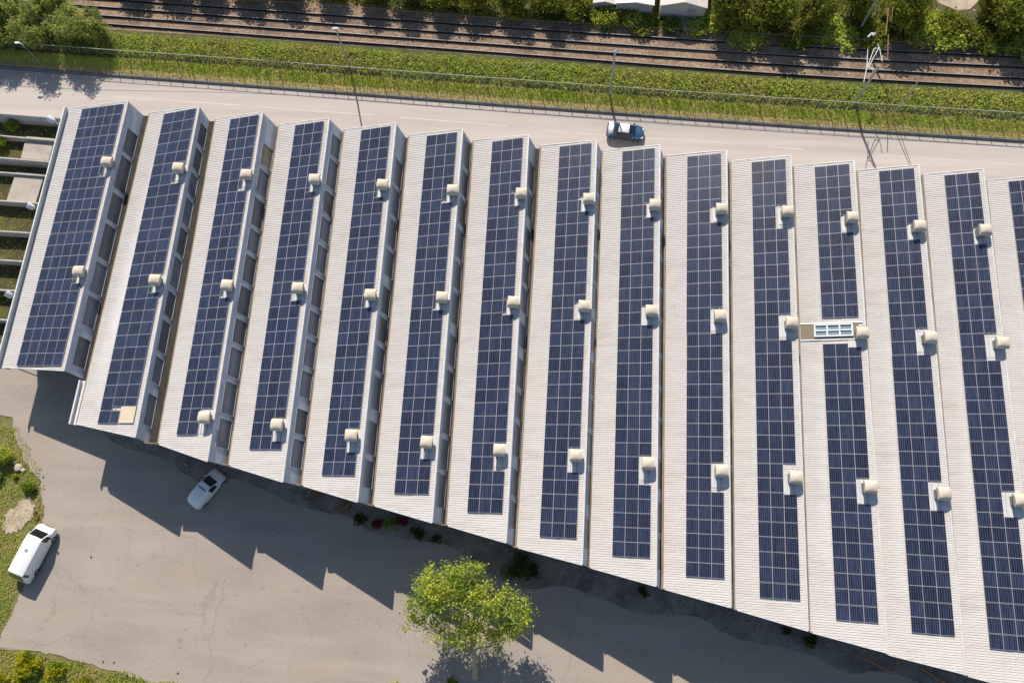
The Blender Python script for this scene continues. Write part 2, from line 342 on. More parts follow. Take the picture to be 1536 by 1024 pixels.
# yard south of the building, west plots
sheet('yard', rough(((-60, 968), (0, 958), (22, 908), (42, 868), (64, 800), (66, 760), (60, 722), (38, 690), (22, 655), (20, 625), (-60, 610), (-140, 580), (-140, 500), (20, 500), (260, 520), (760, 560), (1750, 640), (1800, 1250), (760, 1250), (400, 1080), (250, 1030), (190, 1012), (110, 990), (60, 978)), .10), 0, M['yard'])
sheet('plot_ground', [U(*p) for p in ((-300, 152), (-40, 169), (103, 179), (110, 300), (30, 515), (-330, 520))], .004, M['plot'])
soil = smoothline([U(*p) for p in ((150, 640), (172, 664), (240, 686), (300, 722), (345, 716), (450, 758), (530, 776), (560, 800), (668, 818), (735, 862), (790, 884), (850, 880), (960, 918), (1050, 925), (1090, 950), (1210, 980), (1270, 1008), (1330, 1008), (1450, 1050), (1600, 1095))], 6)
soil = [p + Vector((random.gauss(0, .07), random.gauss(0, .07), 0)) for p in soil]
sheet('bare_soil', soil + [U(*p) for p in ((1600, 1010), (1330, 930), (1090, 850), (860, 790), (660, 730), (450, 660), (240, 600))], .006, M['darksoil'])
sheet('sandy_patch', rough(((26, 752), (40, 745), (52, 758), (50, 772), (30, 792), (12, 800), (2, 790), (10, 772)), .16), .012, M['sand'])
sheet('sand_lot', [U(*p) for p in ((1375, -60), (1385, -4), (1402, 10), (1432, 22), (1450, 20), (1468, 4), (1480, -60))], .72, M['sand'])
sheet('sand_lot', [U(*p) for p in ((1262, -40), (1284, 4), (1300, 6), (1308, -40))], .72, M['sand'])
# ------------------------------------------------------------------ saw-tooth factory
RN = [(192,152),(299,160),(394,169),(494,178),(594,185),(694,194),(793,203),(895,211),(990,218),(1090,226),(1186,234),(1281,242),(1378,248),(1475,254)]
RS = [(96,555),(203,655),(311,691),(424,722),(536,752),(648,783),(759,813),(873,846),(984,878),(1096,910),(1212,945),(1331,978),(1448,1010),(1567,1043)]
EN = [(105,163),(225,170),(324,178),(419,187),(517,195),(614,203),(711,211),(812,219),(905,226),(1000,234),(1097,242),(1191,249),(1287,256),(1385,262)]
ES = [(3,550),(115,635),(237,665),(343,697),(453,727),(560,757),(670,787),(775,820),(884,850),(995,882),(1103,913),(1216,947),(1330,980),(1449,1012)]
HR = [7.0, 7.8] + [8.5] * 14; HE = [5.0, 5.5] + [6.8] * 14
bays = []
for i in range(14):
    bays.append(dict(en=U(*EN[i], HE[i]), es=U(*ES[i], HE[i]), rn=U(*RN[i], HR[i]), rs=U(*RS[i], HR[i])))
for i in (14, 15):
    p = bays[-1]; d = Vector((6.45, -.42, 0)); e = Vector((6.5, -1.28, 0))
    bays.append(dict(en=p['en'] + d, rn=p['rn'] + d, es=p['es'] + e, rs=p['rs'] + e))
for i, b in enumerate(bays): b['i'] = i; b['hr'] = HR[i]; b['he'] = HE[i]
def roof_pt(b, u, y):
    te = (y - b['es'].y) / (b['en'].y - b['es'].y); tr = (y - b['rs'].y) / (b['rn'].y - b['rs'].y)
    return Vector((lerp(lerp(b['es'].x, b['en'].x, te), lerp(b['rs'].x, b['rn'].x, tr), u), y, lerp(b['he'], b['hr'], u)))
def u_at(b, x, y):
    a = roof_pt(b, 0, y).x; c = roof_pt(b, 1, y).x; return (x - a) / (c - a)
B = empty('factory_building', (0, 20, 0))
tag(B, 'long saw-tooth factory of pale corrugated roof bays with east-facing window strips', 'factory')
B.matrix_world = Matrix.Identity(4)
PROF = ((0, 0), (.135, 0), (.16, -.045), (.19, -.045)); PER = .215
LAPS = ((0, 0), (.315, -.012), (.322, .012), (.655, -.012), (.662, .012), (1, 0))
def add_roof(b):
    y0 = min(b['es'].y, b['rs'].y) - .5; y1 = max(b['en'].y, b['rn'].y) + .5
    bm = bmesh.new(); prev = None; k = 0; y = y0
    n = int((y1 - y0) / PER) + 1
    for q in range(n):
        for dy, dz in PROF:
            y = y0 + q * PER + dy
            row = [bm.verts.new(roof_pt(b, u, y) + Vector((0, 0, dz + lz))) for u, lz in LAPS]
            if prev:
                for j in range(len(LAPS) - 1): bm.faces.new((prev[j], prev[j + 1], row[j + 1], row[j]))
            prev = row
    for a, c, sgn in ((b['en'], b['rn'], 1), (b['es'], b['rs'], -1)):
        d = c - a; no = Vector((-d.y, d.x, 0)).normalized() * sgn
        bmesh.ops.bisect_plane(bm, geom=bm.verts[:] + bm.edges[:] + bm.faces[:], plane_co=a, plane_no=no, clear_outer=True)
    me = bpy.data.meshes.new('roof'); bm.to_mesh(me); bm.free(); me.materials.append(M['roof'])
    r = bpy.data.objects.new('roof', me); col.objects.link(r); r.parent = B
    # ridge capping
    mb = MB(); up = Vector((0, 0, 1))
    for s0, s1, z0, z1, m in ((-.09, .07, .035, .05, 0),):
        a, c = b['rs'], b['rn']
        L, R_ = Vector((s0, 0, z0)), Vector((s1, 0, z1))
        sl_ = (b['hr'] - b['he']) / (b['rn'].x - b['en'].x)
        p = [a + Vector((s0, 0, s0 * sl_ - .0)), a + Vector((s1, 0, -.12)), c + Vector((s1, 0, -.12)), c + Vector((s0, 0, s0 * sl_))]
        q = [a + Vector((s0, 0, s0 * sl_ + .05)), a + Vector((s1, 0, .05)), c + Vector((s1, 0, .05)), c + Vector((s0, 0, s0 * sl_ + .05))]
        mb.hexa(p + q)
    mb.build('ridge_cap', M['flash'], r)
    # deck under the sheets, with its pale edge boards
    mb = MB(); dn = Vector((0, 0, -.06)); dd = Vector((0, 0, -.24)); w_ = Vector((.02, 0, 0))
    c4 = [b['es'] + w_, b['rs'] - w_, b['rn'] - w_, b['en'] + w_]
    mb.hexa([p + dd for p in c4] + [p + dn for p in c4]); mb.build('fascia', M['trim'], r)
    for a, c, s_ in ((b['es'], b['rs'], -1), (b['en'], b['rn'], 1)):
        o_ = Vector((0, .05 * s_, 0)); mb = MB()
        mb.hexa(sorted_hex(a + o_ + Vector((0, -.035, -.2)), c + o_ + Vector((0, -.035, -.2)), a + o_ + Vector((0, .035, -.2)), c + o_ + Vector((0, .035, -.2)), .235))
        mb.build('edge_trim', M['trim'], r)
    return r
def sorted_hex(a, b, c, d, h):
    up = Vector((0, 0, h)); q = [a, b, d, c]; return q + [p + up for p in q]
WIN = []; rest = MB()
def add_clerestory(b, nb):
    """slanted east-facing window wall between this ridge and the next eave, and the gutter at its foot"""
    tS = Vector((b['rs'].x + .02, b['rs'].y, b['hr'] - .12)); tN = Vector((b['rn'].x + .02, b['rn'].y, b['hr'] - .12))
    gw = .5 if nb['i'] > 1 else .7
    zf = nb['he'] - .55
    run = (b['hr'] - .12 - zf) / math.tan(math.radians(66.0 if b['i'] < 4 else 71.0))
    bS = Vector((tS.x + run, b['rs'].y - (.35 if b['i'] == 0 else 0), zf)); bN = Vector((tN.x + run, nb['en'].y, zf))
    gS = max(.35, roof_pt(nb, 0, b['rs'].y).x - bS.x); gN = max(.35, nb['en'].x - bN.x)
    if b['i']: bS.y = nb['es'].y
    mb = MB(); nrm = (bN - bS).cross(tS - bS).normalized()
    if nrm.x < 0: nrm = -nrm
    k = nrm * -.12
    mb.hexa([bS + k, bS, bN, bN + k, tS + k, tS, tN, tN + k]); mb.build('clerestory_wall', M['clere'], B)
    # windows
    ny = abs(tN.y - tS.y); rng = random.Random(b['i'] * 5 + 1); s = 1.5 / ny if b['i'] else .9 / ny
    big = b['i'] == 0
    while True:
        wl = (rng.uniform(3.0, 4.2) if big else rng.uniform(2.5, 3.4)); gap = rng.choice((.42, .48, .55)) if rng.random() < .82 else 1.2
        if (s * ny + wl) > ny - .5: break
        a0, a1 = s, s + wl / ny; s = a1 + gap / ny
        lo, hi = .03, .75
        q = [lerp(bS, bN, a0), lerp(bS, bN, a1), lerp(tS, tN, a1), lerp(tS, tN, a0)]
        q = [lerp(q[0], q[3], lo), lerp(q[1], q[2], lo), lerp(q[1], q[2], hi), lerp(q[0], q[3], hi)]
        WIN.append((b['i'], q, nrm, rng.random()))
    # gutter: floor coloured dark to stand for its shade, beige eave board on the far side
    mb = MB(); e0, e1 = nb['es'], nb['en']; ys = e0.y if b['i'] else e0.y
    fl = [Vector((e0.x - (gS if b['i'] else .75) - .02, e0.y, zf - .02)), Vector((e0.x - .03, e0.y, zf - .02)), Vector((e1.x - .03, e1.y, zf - .02)), Vector((e1.x - gN - .02, e1.y, zf - .02))]
    mb.hexa([p - Vector((0, 0, .05)) for p in fl] + fl, 1)
    wv = .16
    ra = [Vector((e0.x - wv - .02, e0.y, zf - .015)), Vector((e0.x - .02, e0.y, zf - .015)), Vector((e1.x - .02, e1.y, zf - .015)), Vector((e1.x - wv - .02, e1.y, zf - .015))]
    mb.hexa(ra + [p + Vector((0, 0, .46)) for p in ra], 0)
    if False:
        ra = [Vector((e0.x - gw - .06, e0.y, zf - .1)), Vector((e0.x - gw, e0.y, zf - .1)), Vector((e1.x - gw, e1.y, zf - .1)), Vector((e1.x - gw - .06, e1.y, zf - .1))]
        mb.hexa(ra + [p + Vector((0, 0, .25)) for p in ra], 2)
    if b['i']: mb.hexa([Vector((bS.x - .1, e0.y - .05, zf - .4)), Vector((e0.x + .1, e0.y - .05, zf - .4)), Vector((e0.x + .1, e0.y + .03, zf - .4)), Vector((bS.x - .1, e0.y + .03, zf - .4)), Vector((bS.x - .1, e0.y - .05, zf + .75)), Vector((e0.x + .1, e0.y - .05, zf + .75)), Vector((e0.x + .1, e0.y + .03, zf + .75)), Vector((bS.x - .1, e0.y + .03, zf + .75))], 0)  # end plate added to fill the valley's sunlit notch in the cast shadow
    mb.build('gutter', [M['gutter'], M['gutterfloor'], M['trim']], B)
for b in bays: b['roof'] = add_roof(b)
for b, nb in zip(bays, bays[1:]): add_clerestory(b, nb)
WIN.sort(key=lambda q: (q[0] > 7, q[0], q[1][0].y))
def window_mesh(q, nrm, mb, mf, glass, gm):
    ex = (q[1] - q[0]).normalized(); ey = (q[3] - q[0]).normalized()
    def bar(a, b_, wd):
        d = (b_ - a).normalized(); sd = nrm.cross(d).normalized() * wd / 2; o_ = nrm * .06
        mb.hexa([a - sd + nrm * .004, b_ - sd + nrm * .004, b_ + sd + nrm * .004, a + sd + nrm * .004, a - sd + o_, b_ - sd + o_, b_ + sd + o_, a + sd + o_], mf)
    bar(q[0], q[1], .07); bar(q[3], q[2], .07); bar(q[0] + ey * .037, q[3] - ey * .037, .06); bar(q[1] + ey * .037, q[2] - ey * .037, .06)
    o_ = nrm * .02; glass.quad(q[0] + o_, q[1] + o_, q[2] + o_, q[3] + o_, gm)
restg = MB(); restf = MB()
for k, (bi, q, nrm, rv) in enumerate(WIN):
    if k < 99:
        f = MB(); g = MB(); window_mesh(q, nrm, f, 0, g, 0); fo = f.build('window', M['wframe'], B)
        g.build('pane', M['pane'] if rv < .62 else (M['panedark'] if rv < .975 else M['paneboard']), fo)
    else: window_mesh(q, nrm, restf, 0, restf, 1)
o = restf.build('window', [M['wframe'], M['pane']], B); o['kind'] = 'stuff'
# west box gutter of the first bay
b = bays[0]; mb = MB(); e0, e1 = b['es'], b['en']
def along(x0, x1, z0, z1, m=0):
    q = [Vector((e0.x + x0, e0.y - .12, z0)), Vector((e0.x + x1, e0.y - .12, z0)), Vector((e1.x + x1, e1.y + .15, z0)), Vector((e1.x + x0, e1.y + .15, z0))]
    mb.hexa(q + [p + Vector((0, 0, z1 - z0)) for p in q], m)
z_ = HE[0]; along(-.62, -.50, z_ - .5, z_ + .22); along(-.50, .62, z_ - .5, z_ - .4, 1)
mb.build('gutter', [M['trim'], M['galv']], B)
# west edge board of the second bay's free southern end
b = bays[1]; mb = MB(); e0 = b['es']; y1 = bays[0]['es'].y - 1.0; e1 = roof_pt(b, 0, y1)
def along2(x0, x1, z0, z1, m=0):
    q = [Vector((e0.x + x0, e0.y - .05, z0)), Vector((e0.x + x1, e0.y - .05, z0)), Vector((e1.x + x1, e1.y, z0)), Vector((e1.x + x0, e1.y, z0))]
    mb.hexa(q + [p + Vector((0, 0, z1 - z0)) for p in q], m)
along2(-.95, -.80, HE[1] - .65, HE[1] - .15); along2(-.80, .55, HE[1] - .62, HE[1] - .54); mb.build('edge_board', M['trim'], B)
# walls: north and south gables, west and east flanks
mb = MB()
def gable(ptsN, y_of, t):
    pass
for i, b in enumerate(bays):
    nb = bays[i + 1] if i + 1 < len(bays) else None
    for side in ('n', 's'):
        e, r = b['e' + side], b['r' + side]; v = (nb['e' + side] if nb else r + Vector((1.0, 0, 0)))
        back = -.3 if side == 'n' else 1.1
        if i == 0 and side == 's': v = Vector((r.x + 1.6, r.y - .3, 0))
        zf_ = (nb['he'] if nb else 6.8) - .55; fx = r.x + (b['hr'] - .12 - zf_) / math.tan(math.radians(66.0 if b['i'] < 4 else 71.0)) - .2
        top = [Vector((e.x + .3, e.y + back, b['he'] - .28)), Vector((r.x - .1, r.y + back, b['hr'] - .3)), Vector((fx, v.y + back if nb else r.y + back, zf_ - .15)), Vector((max(v.x - .05, fx + .1), v.y + back, zf_ - .15))]
        th = Vector((0, -.2 if side == 'n' else .2, 0))
        for a, c in zip(top, top[1:]):
            a0, c0 = Vector((a.x, a.y, -.05)), Vector((c.x, c.y, -.05))
            mb.hexa([a0, c0, c0 + th, a0 + th, a, c, c + th, a + th] if side == 's' else [a0 + th, c0 + th, c0, a0, a + th, c + th, c, a])
b = bays[0]; p0, p1 = b['es'] + Vector((.5, 1.35, 0)), b['en'] + Vector((.5, -.55, 0))
mb.hexa([Vector((p0.x - .2, p0.y, -.05)), Vector((p0.x, p0.y, -.05)), Vector((p1.x, p1.y, -.05)), Vector((p1.x - .2, p1.y, -.05)), Vector((p0.x - .2, p0.y, 4.45)), Vector((p0.x, p0.y, 4.45)), Vector((p1.x, p1.y, 4.45)), Vector((p1.x - .2, p1.y, 4.45))])
b = bays[1]; p0 = b['es'] + Vector((.4, 1.35, 0)); p1 = Vector((p0.x - .2, bays[0]['es'].y + .9, 0))
mb.hexa([Vector((p0.x - .2, p0.y, -.05)), Vector((p0.x, p0.y, -.05)), Vector((p1.x, p1.y, -.05)), Vector((p1.x - .2, p1.y, -.05)), Vector((p0.x - .2, p0.y, 4.8)), Vector((p0.x, p0.y, 4.8)), Vector((p1.x, p1.y, 4.8)), Vector((p1.x - .2, p1.y, 4.8))])
b = bays[-1]; p0, p1 = b['rs'] + Vector((.9, 1.35, 0)), b['rn'] + Vector((.9, -.55, 0))
mb.hexa([Vector((p0.x - .2, p0.y, -.05)), Vector((p0.x, p0.y, -.05)), Vector((p1.x, p1.y, -.05)), Vector((p1.x - .2, p1.y, -.05)), Vector((p0.x - .2, p0.y, 8.0)), Vector((p0.x, p0.y, 8.0)), Vector((p1.x, p1.y, 8.0)), Vector((p1.x - .2, p1.y, 8.0))])
mb.build('wall', M['facade'], B)
# doors in the shaded south front
for b in bays[1:15:2]:
    a, c = lerp(b['es'], b['rs'], .3) + Vector((0, 1.06, 0)), lerp(b['es'], b['rs'], .75) + Vector((0, 1.06, 0)); mb = MB()
    mb.hexa([Vector((a.x, a.y - .05, .05)), Vector((c.x, c.y - .05, .05)), Vector((c.x, c.y, .05)), Vector((a.x, a.y, .05)), Vector((a.x, a.y - .05, 3.4)), Vector((c.x, c.y - .05, 3.4)), Vector((c.x, c.y, 3.4)), Vector((a.x, a.y, 3.4))]); mb.build('door', M['galv'], B)
# posts and braces that carry the southern eaves
for b in bays[:15]:
    for t in (.16, .93):
        p = lerp(b['es'], b['rs'], t); top = Vector((p.x, p.y + .12, p.z - .3)); mb = MB()
        mb.tube([Vector((p.x + .25, p.y + .05, -.05)), top], .06, 6); mb.tube([Vector((p.x + .9, p.y + 1.0, p.z - 2.2)), top + Vector((.02, .02, -.15))], .045, 6); mb.build('eave_post', M['post'], B)
# ---- roof vents
VA = [(161,243),(268,252),(370,262),(472,269),(574,277),(679,285),(782,290),(883,298),(982,307),(1082,313),(1181,317),(1278,326),(1379,339),(1477,345)]
VB = [(119,407),(233,420),(341,428),(447,432),(556,442),(663,446),(770,453),(876,459),(977,466),(1080,474),(1187,484),(1293,499),(1395,506),(1503,514)]
VC = [None,None,(307,626),(416,637),(527,653),(640,663),(749,675),(864,683),(972,695),(1082,706),(1193,716),(1305,730),(1415,740),(1530,750)]
def hood_mesh():
    mb = MB(); n = 10; sx, sy = .56, .60
    grid = []
    for i in range(n + 1):
        row = []
        for j in range(n + 1):
            u, v = i / n * 2 - 1, j / n * 2 - 1
            z = .34 * (1 - abs(v) ** 2.6) ** .6 if abs(v) < 1 else 0
            z = z * (1 - .22 * abs(u) ** 3) + .09 * (1 - max(abs(u), abs(v)))
            row.append(len(mb.v)); mb.v.append((u * sx, v * sy, z + .12))
        grid.append(row)
    for i in range(n):
        for j in range(n): mb.f.append((grid[i][j], grid[i + 1][j], grid[i + 1][j + 1], grid[i][j + 1])); mb.m.append(0)
    rim = [grid[i][0] for i in range(n + 1)] + [grid[n][j] for j in range(1, n + 1)] + [grid[i][n] for i in range(n - 1, -1, -1)] + [grid[0][j] for j in range(n - 1, 0, -1)]
    lo = []
    for k in rim: x, y, z = mb.v[k]; lo.append(len(mb.v)); mb.v.append((x * .98, y * .98, -.02))
    for a in range(len(rim)):
        c = (a + 1) % len(rim); mb.f.append((rim[c], rim[a], lo[a], lo[c])); mb.m.append(0)
    mb.f.append(tuple(lo[::-1])); mb.m.append(0); return mb
hood0 = None; flashes = {i: [] for i in range(16)}
def add_vent(b, px, row):
    global hood0
    h = b['hr'] + .62
    P = U(*px, h); u = u_at(b, P.x, P.y); R0 = roof_pt(b, min(u, .93), P.y)
    v = MB(); v.box((0, 0, 0), (.82, .82, 1.0)); 
    sh = v.build('roof_vent', M['ventdark'], B); sh.location = (P.x, P.y, P.z - .55)
    if hood0 is None: hood0 = hood_mesh().build('hood', M['hood'], sh, True, 50); ho = hood0
    else: ho = hood0.copy(); col.objects.link(ho); ho.parent = sh
    ho.location = (0, 0, .5); rr = random.Random(int(px[0])); ho.rotation_euler = (rr.uniform(-.03, .03), rr.uniform(-.05, .05), rr.uniform(-.05, .05))
    # flashing sheet on the roof
    big = row == 'c'
    xl, yt, yb = (.82, .85, 1.45) if big else (.66, .62, 1.05)
    if row == 'b' and b['i'] > 7: xl, yt, yb = .78, .75, 1.2
    ua = u_at(b, P.x - xl, P.y); uc = .985
    if big or (row == 'b' and b['i'] > 7): ua = .345 + (.945 if b['i'] < 3 else .915) * 2 / 3 - .345 * 2 / 3
    else: ua = max(ua, .81 if b['i'] == 0 else .73)
    up = Vector((0, 0, .03)); mb = MB()
    xx = 0; up = Vector((0, 0, .03)); mb = MB()
    ys = (P.y - yb, P.y + yt)
    q = [roof_pt(b, ua, ys[0]) + up, roof_pt(b, uc, ys[0]) + up, roof_pt(b, uc, ys[1]) + up, roof_pt(b, ua, ys[1]) + up]
    inv = sh.matrix_world.copy(); off = Vector((P.x, P.y, P.z - .55))
    q = [p - off for p in q]; mb.hexa([p - Vector((0, 0, .025)) for p in q] + q); mb.build('flashing', M['flash'], sh)
    flashes[b['i']].append((ua, ys[0], ys[1]))
for i in range(14):
    add_vent(bays[i], VA[i], 'a'); add_vent(bays[i], VB[i], 'b')
    if VC[i]: add_vent(bays[i], VC[i], 'c')
add_vent(bays[14], (1577, 352), 'a')
# ---- skylight strip in the twelfth bay
b = bays[11]; ya, yb = U(1240, 487, 7.2).y, U(1240, 510, 7.2).y
def on_roof(u0, u1, y0, y1, z0, z1):
    q = [roof_pt(b, u0, y0), roof_pt(b, u1, y0), roof_pt(b, u1, y1), roof_pt(b, u0, y1)]
    return [p + Vector((0, 0, z0)) for p in q] + [p + Vector((0, 0, z1)) for p in q]
sk = MB(); sk.hexa(on_roof(.01, .90, yb, ya, .01, .05)); sk = sk.build('skylight', M['brown'], B)
mb = MB(); u0, u1 = .21, .80; yy0, yy1 = yb + .22, ya - .12; ym = (yy0 + yy1) / 2; du = .018; dy = .10
mb.hexa(on_roof(u0, u1, yy0, yy0 + dy, .05, .26)); mb.hexa(on_roof(u0, u1, yy1 - dy, yy1, .05, .26)); mb.hexa(on_roof(u0, u1, ym - .05, ym + .05, .052, .24))
for k in range(4):
    uu = lerp(u0, u1 - du, k / 3); mb.hexa(on_roof(uu, uu + du, yy0 + dy, ym - .05, .05, .25)); mb.hexa(on_roof(uu, uu + du, ym + .05, yy1 - dy, .05, .25))
mb.build('frame', M['white'], sk)
mb = MB(); mb.hexa(on_roof(u0 + .01, u1 - .01, yy0 + .05, yy1 - .05, .055, .12)); mb.build('pane', M['skypane'], sk)
mb = MB(); mb.hexa(on_roof(.0, .96, ya - .02, ya + .10, .02, .10)); mb.hexa(on_roof(.0, .96, yb - .12, yb, .02, .09)); mb.build('flashing', M['trim'], sk)
# ------------------------------------------------------------------ solar arrays
def panel_mesh(wd, ht):
    mb = MB(); x, y = wd / 2, ht / 2; f = .017; zf, zc = .04, .034
    mb.hexa([Vector((-x, -y, 0)), Vector((x, -y, 0)), Vector((x, y, 0)), Vector((-x, y, 0)), Vector((-x, -y, zc - .01)), Vector((x, -y, zc - .01)), Vector((x, y, zc - .01)), Vector((-x, y, zc - .01))], 0)
    for cx, cy, dx, dy in ((0, -y + f / 2, wd, f), (0, y - f / 2, wd, f), (-x + f / 2, 0, f, ht - 2 * f), (x - f / 2, 0, f, ht - 2 * f)): mb.box((cx, cy, zf - .006 + .001), (dx, dy, .014), 0)
    mb.quad((-x + f, -y + f, zc), (x - f, -y + f, zc), (x - f, y - f, zc), (-x + f, y - f, zc), 1)
    me = bpy.data.meshes.new('solar_panel'); me.from_pydata(mb.v, [], mb.f); me.materials.append(M['frame']); me.materials.append(M['cells']); me.polygons.foreach_set('material_index', mb.m); me.update(); return me
PM = {}
def panel(wd, ht, parent, x, y):
    k = (round(wd, 3), round(ht, 3))
    if k not in PM: PM[k] = panel_mesh(*k)
    o = bpy.data.objects.new('solar_panel', PM[k]); col.objects.link(o); o.parent = parent; o.location = (x, y, .0); o.rotation_euler = (random.gauss(0, .004), random.gauss(0, .004), 0); return o
PB = [549, 635, 652, 674, 713, 741, 769, 806, 835, 866, 898, 932, 951, 976]       # lower edge of each array in the photo
ORD = ['leftmost', 'second', 'third', 'fourth', 'fifth', 'sixth', 'seventh', 'eighth', 'ninth', 'tenth', 'eleventh', 'twelfth', 'thirteenth', 'fourteenth', 'fifteenth']
GA = 'solar arrays on the saw-tooth roof bays'
def add_array(b, ytop, ybot, ncol, u0, u1, label, seed, rows=None):
    um = (u0 + u1) / 2; C0, C1 = roof_pt(b, um, ybot), roof_pt(b, um, ytop)
    ey = (C1 - C0).normalized(); ex = (roof_pt(b, u1, (ytop + ybot) / 2) - roof_pt(b, u0, (ytop + ybot) / 2)); wd = ex.length; ex = (ex - ey * ex.dot(ey)).normalized(); ez = ex.cross(ey)
    root = bpy.data.objects.new('solar_array', None); col.objects.link(root); tag(root, label, 'solar array', GA)
    Mx = Matrix((ex, ey, ez)).transposed().to_4x4(); Mx.translation = C0 + ez * .09; root.matrix_world = Mx; inv = Mx.inverted()
    Ln = (C1 - C0).length; nr = rows or round(Ln / 1.32); rng = random.Random(seed); pitch = Ln / nr; cw = wd / ncol
    holes = []
    for ua, ya_, yb_ in flashes[b['i']]:
        a = inv @ roof_pt(b, ua, ya_); c = inv @ roof_pt(b, 1, yb_); holes.append((a.x - (.0 if ua > .7 and abs(ua - u0 - (u1 - u0) * 2 / 3) < .01 else .03), min(a.y, c.y) - .03, c.x + 2, max(a.y, c.y) + .03))
    if b['i'] == 1:
        a = inv @ U(180, 637, 6.9); c = inv @ U(201, 611, 6.9); holes.append((a.x, a.y - 2, a.x + 4, c.y))
    y = 0; gaps = [rng.choice((.006, .012, .02, .03, .06)) for _ in range(nr)]
    for r in range(nr):
        y0, y1 = r * pitch + gaps[r] / 2, (r + 1) * pitch - gaps[(r + 1) % nr] / 2
        for k in range(ncol):
            x0, x1 = -wd / 2 + k * cw + .006, -wd / 2 + (k + 1) * cw - .006
            pcs = [(x0, y0, x1, y1)]
            for hx0, hy0, hx1, hy1 in holes:
                nw = []
                for (p0, q0, p1, q1) in pcs:
                    if hx0 >= p1 - .05 or hx1 <= p0 or hy0 >= q1 or hy1 <= q0: nw.append((p0, q0, p1, q1)); continue
                    if hy0 > q0: nw.append((p0, q0, p1, min(hy0, q1)))
                    if hy1 < q1: nw.append((p0, max(hy1, q0), p1, q1))
                    if hx0 > p0: nw.append((p0, max(q0, hy0), hx0, min(q1, hy1)))
                pcs = nw
            for p0, q0, p1, q1 in pcs:
                if p1 - p0 < .3 or q1 - q0 < .5: continue
                panel(p1 - p0, q1 - q0, root, (p0 + p1) / 2, (q0 + q1) / 2)
    mb = MB()
    for k in range(ncol):
        for t in (.25, .75): mb.box((-wd / 2 + (k + t) * cw, Ln / 2, -.035), (.05, Ln - .2, .05))
    mb.build('mounting_rail', M['galv'], root)
    return root
for i in range(15):
    b = bays[i]; u0, u1, n = (.245, .95, 5) if i == 0 else ((.345, .945, 3) if i < 3 else ((.345, .915, 3)))
    um = (u0 + u1) / 2
    yt = lerp(b['en'].y, b['rn'].y, um) - .35
    if i < 14:
        xg = lerp(ES[i][0], RS[i][0], um); yb_ = U(xg, PB[i], b['he'] + (b['hr'] - b['he']) * um).y
    else: yb_ = bays[13]['rs'].y + 3
    nm = ORD[i] + ' roof bay from the left' if i else 'leftmost roof bay'
    if i == 0:
        mid = U(119, 352, 5.8).y
        add_array(b, yt, mid + .03, 5, u0, u1, 'five-column solar array on the %s, half nearer the road' % nm, 100); add_array(b, mid - .03, yb_, 5, u0, u1, 'five-column solar array on the %s, half nearer the yard' % nm, 101)
    elif i == 11:
        add_array(b, yt, U(1262, 478, 7.6).y, 3, u0, u1, 'navy solar array on the skylight bay, on the road side of the white skylight', 111); add_array(b, U(1268, 517, 7.6).y, yb_, 3, u0, u1, 'navy solar array on the skylight bay, on the yard side of the white skylight', 112)
    elif i == 1: add_array(b, yt, yb_, n, u0, u1, 'three-column solar array with a beige board in its lower corner, second bay from the left', 102)
    elif (yt - yb_) / 1.32 * 3 > 96:
        mid = VB[i] if i < 14 else (1612, 522); my = U(*mid, b['hr']).y - 1.7
        add_array(b, yt, my + .03, 3, u0, u1, 'three-column solar array on the %s, upper half towards the road' % nm, 120 + i); add_array(b, my - .03, yb_, 3, u0, u1, 'three-column solar array on the %s, lower half towards the yard' % nm, 150 + i)
    else: add_array(b, yt, yb_, n, u0, u1, 'three-column solar array on the %s' % nm, 100 + i)
# beige board where a vent was covered over
b = bays[1]; a, c = U(180, 635, 6.9), U(201, 611, 6.9); mb = MB()
mb.hexa(on_roof(u_at(b, a.x, a.y), u_at(b, a.x, a.y) + .235, a.y, c.y, .09, .14)); mb.build('cover_board', M['board'], B)
# ------------------------------------------------------------------ railway
def offset_line(A, B_, t): return [lerp(a, at_x(B_, a.x), t) for a in A]
RY = ((14, 41, 66, 85), (27, 55, 81, 100), (40, 68, 95, 117), (52, 80, 109, 131))
rails = []
for ys in RY:
    l = ys[0] - (ys[1] - ys[0]) * 1.03; ll = l - (ys[1] - ys[0]) * .6
    rr_ = ys[3] + (ys[3] - ys[2]) * .6
    rails.append(curve([(-200, ll - 2), (0, l), (384, ys[0]), (768, ys[1]), (1152, ys[2]), (1536, ys[3]), (1780, rr_)], .95, 10))
def rail(ln, parent):
    mb = MB()
    def sweep(x0, x1, z0, z1, m):
        for a, b in zip(ln, ln[1:]):
            q = [Vector((a.x, a.y + x0, z0)), Vector((b.x, b.y + x0, z0)), Vector((b.x, b.y + x1, z0)), Vector((a.x, a.y + x1, z0))]
            mb.hexa(q + [p + Vector((0, 0, z1 - z0)) for p in q], m)
    sweep(-.09, .09, .69, .73, 0); sweep(-.03, .03, .73, .90, 0); sweep(-.05, .05, .90, .95, 0); sweep(-.02, .04, .95, .96, 1)
    return mb.build('rail', [M['rail'], M['railtop']], parent)
for k, lab in ((0, 'far railway track of two rusty rails, partly under tree shade'), (2, 'near railway track of two rusty rails beside the green undergrowth')):
    t = empty('railway_track'); tag(t, lab, 'railway track', 'railway tracks on the ballast bed'); rail(rails[k], t); rail(rails[k + 1], t)
